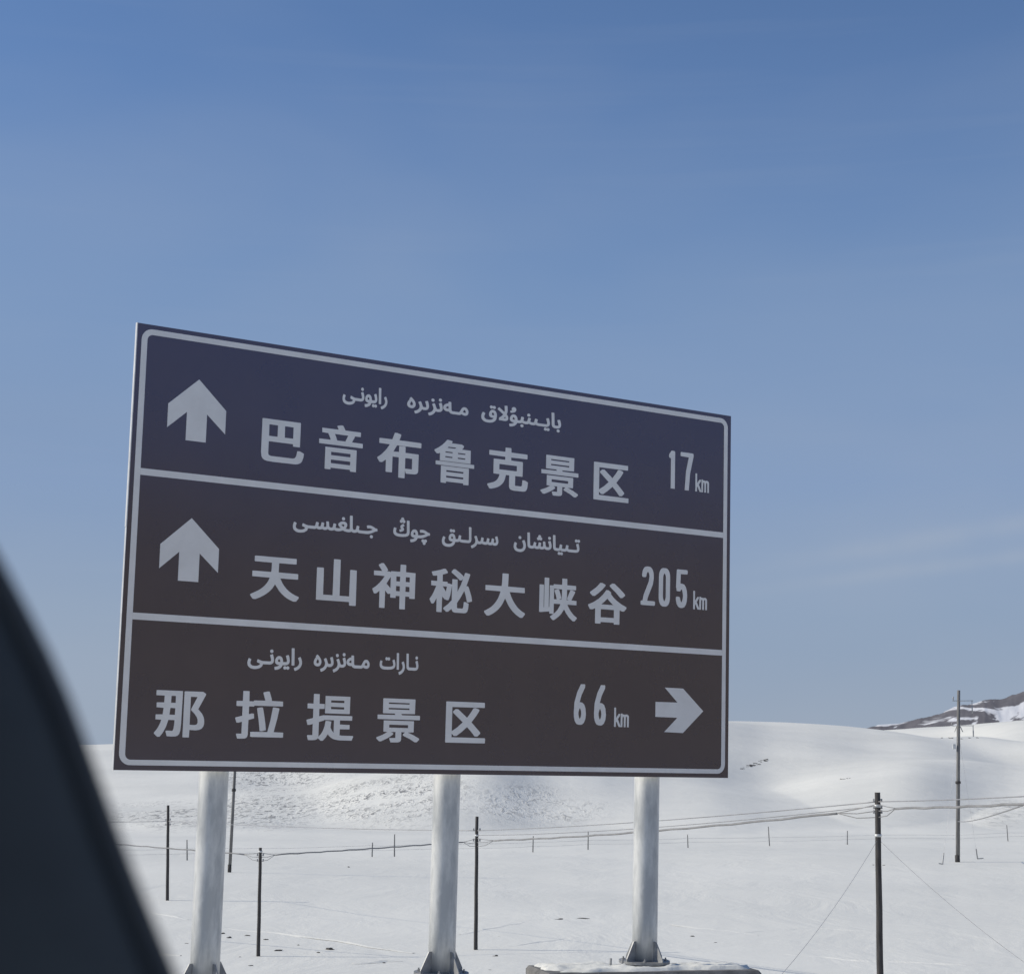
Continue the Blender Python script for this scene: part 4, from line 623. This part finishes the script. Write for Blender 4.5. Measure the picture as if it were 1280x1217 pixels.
"秘":[[-327,-476,-222,-477,-210,-471,-208,-131,-192,-159,-172,-164,-170,-181,-165,-186,-102,-208,-62,-206,-45,-171,-21,-91,13,112,14,-201,-72,-294,-172,-376,-176,-401,-113,-456,-102,-459,-63,-456,13,-391,38,-441,58,-455,98,-465,318,-465,352,-456,372,-441,386,-421,402,-366,412,-271,408,-251,343,-221,297,-221,287,-326,279,-356,263,-368,213,-368,158,-368,145,-361,140,-341,140,-251,218,-134,298,17,305,9,334,-76,369,-216,378,-221,413,-221,489,-196,484,-146,465,-71,407,89,388,126,347,129,406,299,428,374,427,394,348,414,308,412,283,336,278,334,198,400,83,476,39,474,-6,424,-7,399,108,316,188,244,233,245,264,279,211,134,143,-8,138,255,33,258,16,254,13,138,-52,155,-87,156,-92,159,-93,184,-102,189,-207,189,-208,339,-122,367,-92,384,-94,404,-142,465,-187,467,-277,433,-460,384,-461,364,-432,300,-397,299,-335,309,-333,194,-337,189,-457,189,-470,184,-467,89,-350,84,-409,-61,-451,-141,-493,-201,-494,-221,-452,-297,-442,-302,-407,-301,-386,-276,-337,-188,-334,-191,-333,-466],[-127,-25,-202,85,-105,84]],
"大":[[-409,-478,-372,-476,-287,-431,-211,-378,-147,-319,-96,-258,-50,-188,3,-74,78,-209,127,-278,180,-338,261,-408,368,-473,388,-478,433,-475,491,-403,491,-373,418,-335,356,-293,300,-243,248,-184,201,-118,161,-48,110,72,118,76,468,77,477,87,476,187,458,193,68,194,77,467,71,477,53,479,-57,479,-73,472,-80,262,-87,197,-92,193,-467,191,-473,182,-473,112,-473,87,-467,78,-122,76,-110,72,-142,-28,-174,-98,-215,-163,-267,-227,-327,-283,-377,-318,-491,-383,-488,-413,-432,-474]],
"峡":[[-118,-474,-76,-474,24,-401,99,-324,169,-218,218,-299,282,-379,353,-444,394,-472,439,-472,495,-409,492,-384,414,-330,344,-259,285,-174,251,-109,259,-105,469,-105,481,-99,479,-7,354,-4,352,1,439,178,440,201,364,228,319,226,239,31,243,11,284,-4,229,-4,228,1,235,91,236,231,459,235,463,241,463,326,449,333,239,334,236,466,230,476,124,477,110,471,109,336,104,333,-91,333,-104,326,-106,305,-197,301,-201,-190,-211,-191,-215,-184,-216,461,-226,466,-316,466,-326,464,-331,456,-331,-204,-342,-204,-342,296,-351,303,-426,304,-446,303,-453,296,-452,-309,-411,-314,-201,-287,-196,-334,-97,-339,-177,-394,-176,-414],[-91,-334,-90,-109,-81,-105,69,-105,74,-109,51,-164,5,-239,-34,-284],[-86,-4,-90,1,-90,231,109,231,107,81,99,-4,34,-4,91,16,95,36,71,126,41,201,29,223,4,225,-16,224,-78,201,-79,181,-42,86,-21,-4]],
"谷":[[-288,-481,-177,-480,-169,-476,-167,-441,-162,-440,168,-440,173,-441,174,-471,183,-478,318,-476,322,-466,322,-141,383,-166,438,-165,500,-91,500,-61,364,-1,263,59,207,99,154,144,86,214,93,229,92,254,28,298,-35,299,-118,189,-227,88,-357,3,-496,-61,-496,-86,-450,-161,-442,-166,-390,-166,-313,-136,-313,-471,-307,-479],[-162,-333,-167,-331,-167,-301,-167,-151,-162,-146,168,-146,173,-151,173,-331],[-157,-37,-82,25,-2,103,78,25,154,-36],[-389,144,-327,144,-222,224,-150,289,-84,359,-57,394,-57,419,-137,454,-182,455,-197,450,-250,389,-312,331,-454,229,-452,199],[334,144,388,145,458,197,459,224,433,252,323,348,178,460,118,460,58,419,53,409,57,384,207,264]],
"那":[[-418,-474,-373,-472,-319,-399,-264,-284,-223,-143,-106,-144,-109,-214,-119,-314,-134,-349,-143,-354,-243,-350,-264,-354,-266,-374,-240,-459,-153,-464,-72,-459,-34,-444,-4,-409,13,-344,22,-209,29,411,28,421,22,425,-458,426,-473,421,-474,336,-468,326,-323,325,-315,321,-319,191,-448,189,-460,181,-458,94,-324,86,-338,-41,-458,-43,-468,-49,-468,-139,-357,-144,-373,-199,-403,-274,-437,-334,-484,-394,-483,-416],[78,-474,172,-474,184,-469,187,-327,302,-332,372,-322,424,-294,452,-249,461,-214,464,-159,458,-104,448,-69,417,-8,338,81,475,366,472,390,417,425,77,423,59,416,59,-464,62,-471],[227,-229,185,-224,185,316,192,320,307,320,311,316,298,286,201,81,199,61,268,-9,309,-64,333,-119,338,-174,328,-204,312,-220,282,-229],[-203,-43,-208,-39,-196,86,-188,90,-103,87,-104,-39,-113,-43],[-188,190,-186,321,-178,325,-103,324,-101,191]],
"拉":[[-425,-473,-292,-469,-257,-458,-233,-438,-221,-393,-220,-103,-217,-98,-107,-63,-115,22,-121,32,-162,32,-218,17,-218,172,-122,173,-107,191,458,192,466,202,463,291,230,297,234,312,230,337,184,477,173,483,143,483,68,464,59,457,60,437,103,297,-117,294,-124,292,-132,274,-217,275,-221,472,-247,476,-332,476,-347,472,-348,277,-462,274,-472,267,-471,177,-457,172,-352,172,-348,167,-348,-18,-477,-54,-484,-63,-484,-78,-457,-156,-417,-157,-352,-139,-348,-143,-348,-368,-352,-374,-442,-374,-453,-378,-454,-398,-431,-468],[-173,-428,-147,-433,473,-433,492,-428,493,-338,488,-332,297,-328,360,-53,393,127,392,152,303,168,268,167,262,162,221,-93,169,-328,-167,-331,-174,-338],[13,-313,58,-315,133,-293,137,-288,125,-178,88,32,62,152,48,160,13,159,-52,144,-58,137,-15,-108]],
"提":[[-186,-475,-146,-475,-137,-470,-86,-414,-41,-341,-12,-375,22,-405,64,-429,109,-445,209,-459,469,-460,498,-385,494,-363,254,-362,207,-355,209,-232,404,-231,414,-228,417,-215,414,-140,207,-135,207,-55,214,-51,460,-50,466,-40,466,35,464,41,449,44,-146,44,-236,21,-239,170,-130,175,-128,265,-131,271,-141,274,-238,275,-241,471,-356,474,-363,465,-364,275,-476,274,-486,270,-487,260,-485,175,-363,170,-363,-15,-367,-20,-491,-56,-498,-65,-476,-158,-431,-160,-364,-140,-364,-365,-466,-369,-474,-375,-474,-390,-452,-465,-446,-468,-366,-469,-306,-463,-271,-450,-246,-427],[-236,-393,-236,-96,-136,-63,-121,-51,79,-52,80,-305,43,-265,10,-200,24,-80,-51,-68,-91,-68,-98,-75,-116,-180,-144,-265,-186,-340],[-112,85,394,84,409,88,409,440,-116,440,-118,95],[9,174,5,215,9,221,285,220,284,174],[9,307,5,310,5,345,9,354,274,354,285,350,285,310,279,307]],
"1":[[33,0,117,0,119,3,119,498,115,513,99,519,57,520,39,516,-5,468,-8,459,-9,435,-5,423,6,417,31,414,31,3]],
"7":[[51,0,138,0,140,3,163,234,234,477,233,507,230,513,222,518,201,520,-18,520,-36,516,-43,507,-43,474,-39,466,-30,462,133,459,77,264]],
"2":[[0,0,228,0,244,3,252,12,253,45,249,54,243,57,222,60,93,60,92,63,103,102,202,282,221,372,218,423,211,450,201,471,186,492,171,504,146,516,117,520,84,520,46,513,27,503,9,486,-3,468,-13,444,-19,417,-20,393,-16,381,-9,376,6,373,39,373,61,378,66,384,72,408,79,426,89,441,99,450,108,444,119,429,126,414,132,390,117,318,18,139,-3,63,-6,60,-33,57,-42,48,-44,18,-39,6,-27,1]],
"0":[[60,3,75,1,129,1,162,11,180,24,195,42,207,66,214,93,217,126,217,393,214,429,207,456,196,477,181,495,161,510,135,518,69,519,39,510,19,495,4,477,-7,456,-14,429,-17,393,-17,126,-14,93,-7,66,10,36,20,24,36,12],[99,70,87,84,78,102,73,120,71,141,72,396,79,420,86,435,99,450,104,447,114,434,123,417,127,399,129,141,127,120,122,102,113,84,103,72]],
"5":[[65,3,81,0,123,1,167,15,198,51,216,99,222,159,222,180,214,237,194,285,159,320,120,329,78,330,77,333,83,459,201,460,219,463,225,468,228,474,229,501,225,512,216,518,195,520,21,520,4,516,-3,507,-14,282,-12,267,-4,258,-2,234,3,227,15,223,69,223,79,228,99,255,112,243,128,201,133,168,129,132,115,93,102,77,99,76,85,93,69,138,60,146,42,149,0,148,-10,144,-16,135,-16,102,2,51,30,17]],
"6":[[76,3,123,1,144,5,181,27,208,75,217,132,217,150,206,219,182,261,177,266,141,287,93,291,127,381,192,481,194,510,189,523,110,522,43,420,-8,285,-17,159,-13,99,4,48,34,15,45,9],[102,75,87,90,73,132,73,159,86,198,102,216,122,180,127,144,121,108]],
"k":[[0,1,30,1,31,62,39,72,76,1,110,1,110,8,63,102,99,151,100,169,91,172,72,170,32,118,30,244,29,250,23,252,5,252,0,246]],
"m":[[0,1,30,1,31,115,34,130,43,139,50,131,52,120,53,1,83,1,83,115,86,129,95,140,103,131,105,120,106,1,136,1,136,131,133,147,124,159,106,167,80,166,68,161,57,166,32,167,29,174,25,177,8,177,1,175,0,167]]}
POST_U = [1.329, 4.477, 7.630]
# ------------------------------------------------------------------ the road sign
YAW, LEAN = .97704, R(2.2)
U = Vector((math.sin(YAW), math.cos(YAW), 0)); NF = Vector((math.cos(YAW), -math.sin(YAW), 0))
WV = (Vector((0, 0, 1)) * math.cos(LEAN) + NF * math.sin(LEAN)).normalized()
C0 = Vector((-.6435, 22.412, 2.809 + EYE)); BW, BH = 8.815, 5.0
VB = 7.42                                        # footing level, measured down the board's plane
YB = WV.cross(U)
sign = empty('road_sign'); ms = Matrix((U, YB, WV)).transposed().to_4x4(); ms.translation = C0 - WV * (VB - BH / 2); sign.matrix_world = ms
tag(sign, 'large brown tourist direction sign with white lettering on three steel posts', 'road sign')
def S(u, v, y=0): return Vector((u - BW / 2, y, VB - v))
TH = .032
z1, z0 = VB, VB - BH
board = MB().box(-BW / 2 + .004, 0, z0, BW / 2, TH, z1).ob('board', M['film_brown'], sign)
me = board.data; me.materials.append(M['alu'])
for p in me.polygons:
    if p.normal.y > -.5: p.material_index = 1
# aluminium edge strips, in two lengths that meet with a small step
MB().box(-BW / 2 - .006, -.004, z1 - 2.32, -BW / 2 + .004, TH + .006, z1 + .002).ob('edge_strip', M['alu'], sign)
MB().box(-BW / 2 - .001, -.002, z0 - .002, -BW / 2 + .004, TH + .004, z1 - 2.322).ob('edge_strip', M['alu'], sign)
# white border with rounded corners
def rrect(u0, v0, u1, v1, r, n=8):
    P = []
    for cx, cy, a0 in ((u1 - r, v0 + r, -90), (u1 - r, v1 - r, 0), (u0 + r, v1 - r, 90), (u0 + r, v0 + r, 180)):
        for i in range(n + 1):
            a = math.radians(a0 + 90 * i / n); P.append((cx + r * math.cos(a), cy + r * math.sin(a)))
    return P
Po = rrect(.057, .052, BW - .060, BH - .056, .13); Pi = rrect(.128, .117, BW - .128, BH - .115, .065)
n = len(Po)
mesh_ob('border_line', [S(u, v, -.003) for u, v in Po + Pi], [(i, (i + 1) % n, n + (i + 1) % n, n + i) for i in range(n)], M['film_white'], sign)
for v in (1.687, 3.308):
    mesh_ob('divider_line', [S(.1285, v - .038, -.003), S(BW - .1285, v - .038, -.003), S(BW - .1285, v + .038, -.003), S(.1285, v + .038, -.003)], [(0, 3, 2, 1)], M['film_white'], sign)
AR = [(0, 0), (.355, .325), (.355, .60), (.118, .395), (.118, .722), (-.132, .722), (-.132, .395), (-.365, .60), (-.365, .325)]
for cu, cv in ((.783, .551), (.776, 2.158)):
    mesh_ob('up_arrow', [S(cu + a, cv + b, -.003) for a, b in AR], [tuple(range(9))], M['film_white'], sign)
AR3 = [(8.362, 4.112), (8.012, 4.412), (7.69, 4.406), (7.912, 4.212), (7.537, 4.21), (7.537, 4.012), (7.912, 4.01), (7.69, 3.818), (8.007, 3.82)]
mesh_ob('right_arrow', [S(a, b, -.003) for a, b in AR3], [tuple(range(9))], M['film_white'], sign)

def glyph(key, name, u, v, su, sv):
    """one letter-film cut-out; contours are thousandths of an em, v grows downwards on the board"""
    cu = bpy.data.curves.new('outline', 'CURVE'); cu.dimensions = '2D'; cu.fill_mode = 'BOTH'
    for l_ in GLYPHS[key]:
        n_ = len(l_) // 2; sp = cu.splines.new('POLY'); sp.points.add(n_ - 1); sp.use_cyclic_u = True
        sp.points.foreach_set('co', [c for i in range(n_) for c in (l_[2 * i] / 1000, l_[2 * i + 1] / 1000, 0, 1)])
    tmp = bpy.data.objects.new('outline', cu); me_ = bpy.data.meshes.new_from_object(tmp)
    vs_ = [S(u + q.co.x * su, v - q.co.y * sv, -.003) for q in me_.vertices]; fs = [tuple(p.vertices) for p in me_.polygons]
    bpy.data.objects.remove(tmp); bpy.data.curves.remove(cu); bpy.data.meshes.remove(me_)
    return mesh_ob(name, vs_, fs, M['film_white'], sign)
for row, us, vc in (('巴音布鲁克景区', [1.862, 2.660, 3.485, 4.286, 5.085, 5.900, 6.722], 1.141), ('天山神秘大峡谷', [1.860, 2.672, 3.476, 4.286, 5.088, 5.903, 6.708], 2.752), ('那拉提景区', [.757, 1.737, 2.658, 3.594, 4.537], 4.357)):
    for ch, u in zip(row, us): glyph(ch, 'character', u, vc, .632, .572)
for key, u0, u1, vb in (('rayoni', 2.655, 3.28, .532), ('menzire', 3.561, 4.462, .525), ('bayinbulaq', 4.655, 5.90, .52),
                        ('jilghisi', 2.06, 3.205, 2.138), ('chong', 3.425, 3.952, 2.128), ('sirliq', 4.125, 4.965, 2.13), ('tiyanshan', 5.2, 6.245, 2.12),
                        ('rayoni', 1.552, 2.255, 3.762), ('menzire', 2.408, 3.163, 3.757), ('narat', 3.30, 3.845, 3.75)):
    w = max(x for l_ in GLYPHS[key] for x in l_[::2]) / 1000
    glyph(key, 'word', u0, vb, (u1 - u0) / w, .262)
for s, us, vb in (('17', [7.706, 7.935], 1.126), ('205', [7.281, 7.565, 7.860], 2.738), ('66', [6.198, 6.522], 4.348)):
    for ch, u in zip(s, us): glyph(ch, 'numeral', u + .014, vb, .83, 1.0)
for u, vb in ((8.180, 1.126), (8.165, 2.742), (6.851, 4.36)):
    glyph('k', 'letter', u, vb, 1.0, 1.0); glyph('m', 'letter', u + .108, vb, 1.0, 1.0)
# rails across the back
for v in (.45, 1.6, 2.9, 4.35):
    MB().box(-BW / 2 + .15, TH + .002, VB - v - .05, BW / 2 - .15, TH + .072, VB - v + .05).ob('back_rail', M['steel'], sign, False, .008)

PR = .168; PY = TH + .074 + PR
def build_post(u):
    po = MB().tube([(0, 0, .02)] + [(0, 0, .02 + 7.0 * i / 14) for i in range(1, 15)], PR, 40).ob('post', M['steel'], sign, True)
    po.location = (u, PY, 0)
    MB().tube([(0, 0, -.005), (0, 0, .028)], PR + .17, 32).ob('flange', M['steel_dark'], po)
    for k in range(4):
        a = math.radians(90 * k + 8); c, s_ = math.cos(a), math.sin(a)
        prof = [(PR - .005, .028), (PR + .165, .028), (PR + .165, .06), (PR + .04, .28), (PR - .005, .28)]
        vs_ = [(x * c - t * s_, x * s_ + t * c, z) for t in (-.007, .007) for x, z in prof]
        fs = [(0, 1, 2, 3, 4), (9, 8, 7, 6, 5)] + [(i, i + 5, (i + 1) % 5 + 5, (i + 1) % 5) for i in range(5)]
        mesh_ob('gusset', vs_, fs, M['steel_dark'], po)
        a += math.radians(45); c, s_ = math.cos(a), math.sin(a)
        MB().tube([((PR + .11) * c, (PR + .11) * s_, .0), ((PR + .11) * c, (PR + .11) * s_, .07)], .011, 6).tube([((PR + .11) * c, (PR + .11) * s_, .029), ((PR + .11) * c, (PR + .11) * s_, .048)], .022, 6).ob('bolt', M['steel_dark'], po)
    for v in (.45, 1.6, 2.9, 4.35):
        z = VB - v
        MB().tube([(0, 0, z - .03), (0, 0, z + .03)], PR + .008, 24).ob('clamp', M['steel_dark'], po)
    return po
post = build_post(POST_U[0] - BW / 2)
for u in POST_U[1:]:
    c = copy_tree(post, sign); c.location = (u - BW / 2, PY, 0)

# concrete footings
foot_lab = ['snow dusted concrete footing under the sign\'s left post', 'snow dusted concrete footing under the sign\'s middle post', 'wide snow covered concrete footing under the sign\'s right post, its corner showing']
for i, u in enumerate(POST_U):
    p = sign.matrix_world @ Vector((u - BW / 2, PY, 0))
    root = empty('concrete_footing', (p.x, p.y, p.z - .055)); root.rotation_euler = (0, 0, R(12)); tag(root, foot_lab[i], 'footing', 'concrete footings of the sign')
    hl, hr, hw, hb = 1.50, 1.36, .78, .5
    if i < 2: hl, hr = .55, .6
    MB().box(-hl, -hw, -1.3, hr, hb, 0).ob('block', M['concrete'], root, False, .04)
    # uneven crust of snow left on the block
    nx, ny = 60, 30; vs_ = []; fs = []
    for a in range(nx + 1):
        for b in range(ny + 1):
            x = -hl + .05 + (hl + hr - .10) * a / nx; y = -hw + .05 + (hw + hb - .10) * b / ny
            e = min(a, nx - a, b * 1.2, (ny - b) * 1.2) / 4; e = min(1, e)
            h_ = .045 * e + .09 * noise.fractal(Vector((x * .9, y * 3.4, i * 5. + 2)), .8, 2, 5) - .022
            r_ = math.hypot(x, y)
            if r_ < .55: h_ = min(h_, -.03 + .08 * max(0, r_ - .33) / .22)
            vs_.append((x, y, h_ if e > .01 else -.03))
    for a in range(nx):
        for b in range(ny):
            k = a * (ny + 1) + b; fs.append((k, k + ny + 1, k + ny + 2, k + 1))
    mesh_ob('snow_crust', vs_, fs, M['snow_plain'], root, True)
    for bx, by in (((-.52, -.20), (-.40, -.34)) if i == 2 else ()):
        MB().tube([(bx, by, -.02), (bx + .01, by, .13)], .016, 6).ob('anchor_bolt', M['steel_dark'], root)

# ------------------------------------------------------------------ window pillar of the car
EDGE = [(-420, 60), (-250, 300), (-120, 500), (-46, 625), (0, 703), (31, 761), (59, 816), (84, 872), (105, 927), (126, 985), (146, 1040), (167, 1095), (190, 1152), (217, 1217), (250, 1320), (300, 1480), (360, 1700)]
car = empty('car', at(60, 1300, .42)); tag(car, 'dark out of focus car window pillar curving up the lower left corner', 'car')
def loft(name, off0, off1, d0, d1, mat, nsec=10):
    vs_, fs = [], []
    E = EDGE; m_ = len(E)
    for i, (x, y) in enumerate(E):
        a, b = E[max(0, i - 1)], E[min(m_ - 1, i + 1)]
        # inward direction: perpendicular to the edge, towards the lower left
        tx, ty = b[0] - a[0], b[1] - a[1]; l_ = math.hypot(tx, ty); nx, ny = -ty / l_, tx / l_
        for j in range(nsec):
            t = 2 * math.pi * j / nsec
            o_ = (off0 + off1) / 2 + (off1 - off0) / 2 * math.copysign(abs(math.cos(t)) ** .6, math.cos(t)); dd = (d0 + d1) / 2 + (d1 - d0) / 2 * math.copysign(abs(math.sin(t)) ** .6, math.sin(t))
            vs_.append(at(x + nx * o_, y + ny * o_, dd) - car.location)
    for i in range(m_ - 1):
        for j in range(nsec):
            k = i * nsec; j2_ = (j + 1) % nsec; fs.append((k + j, k + j2_, k + nsec + j2_, k + nsec + j))
    fs.append(tuple(range(nsec))); fs.append(tuple((m_ - 1) * nsec + j for j in reversed(range(nsec))))
    o = mesh_ob(name, vs_, fs, mat, car, True)
    bm = bmesh.new(); bm.from_mesh(o.data); bmesh.ops.recalc_face_normals(bm, faces=list(bm.faces)); bm.to_mesh(o.data); bm.free()
loft('pillar_trim', 10, 560, .40, .47, M['plastic'], 24)
loft('window_seal', -4, 40, .412, .45, M['rubber'], 12)
print('verts', sum(len(o.data.vertices) for o in scene.objects if o.type == 'MESH'), 's', [round(s) for s in (s1, s2, s3, s4, s5, s6)])
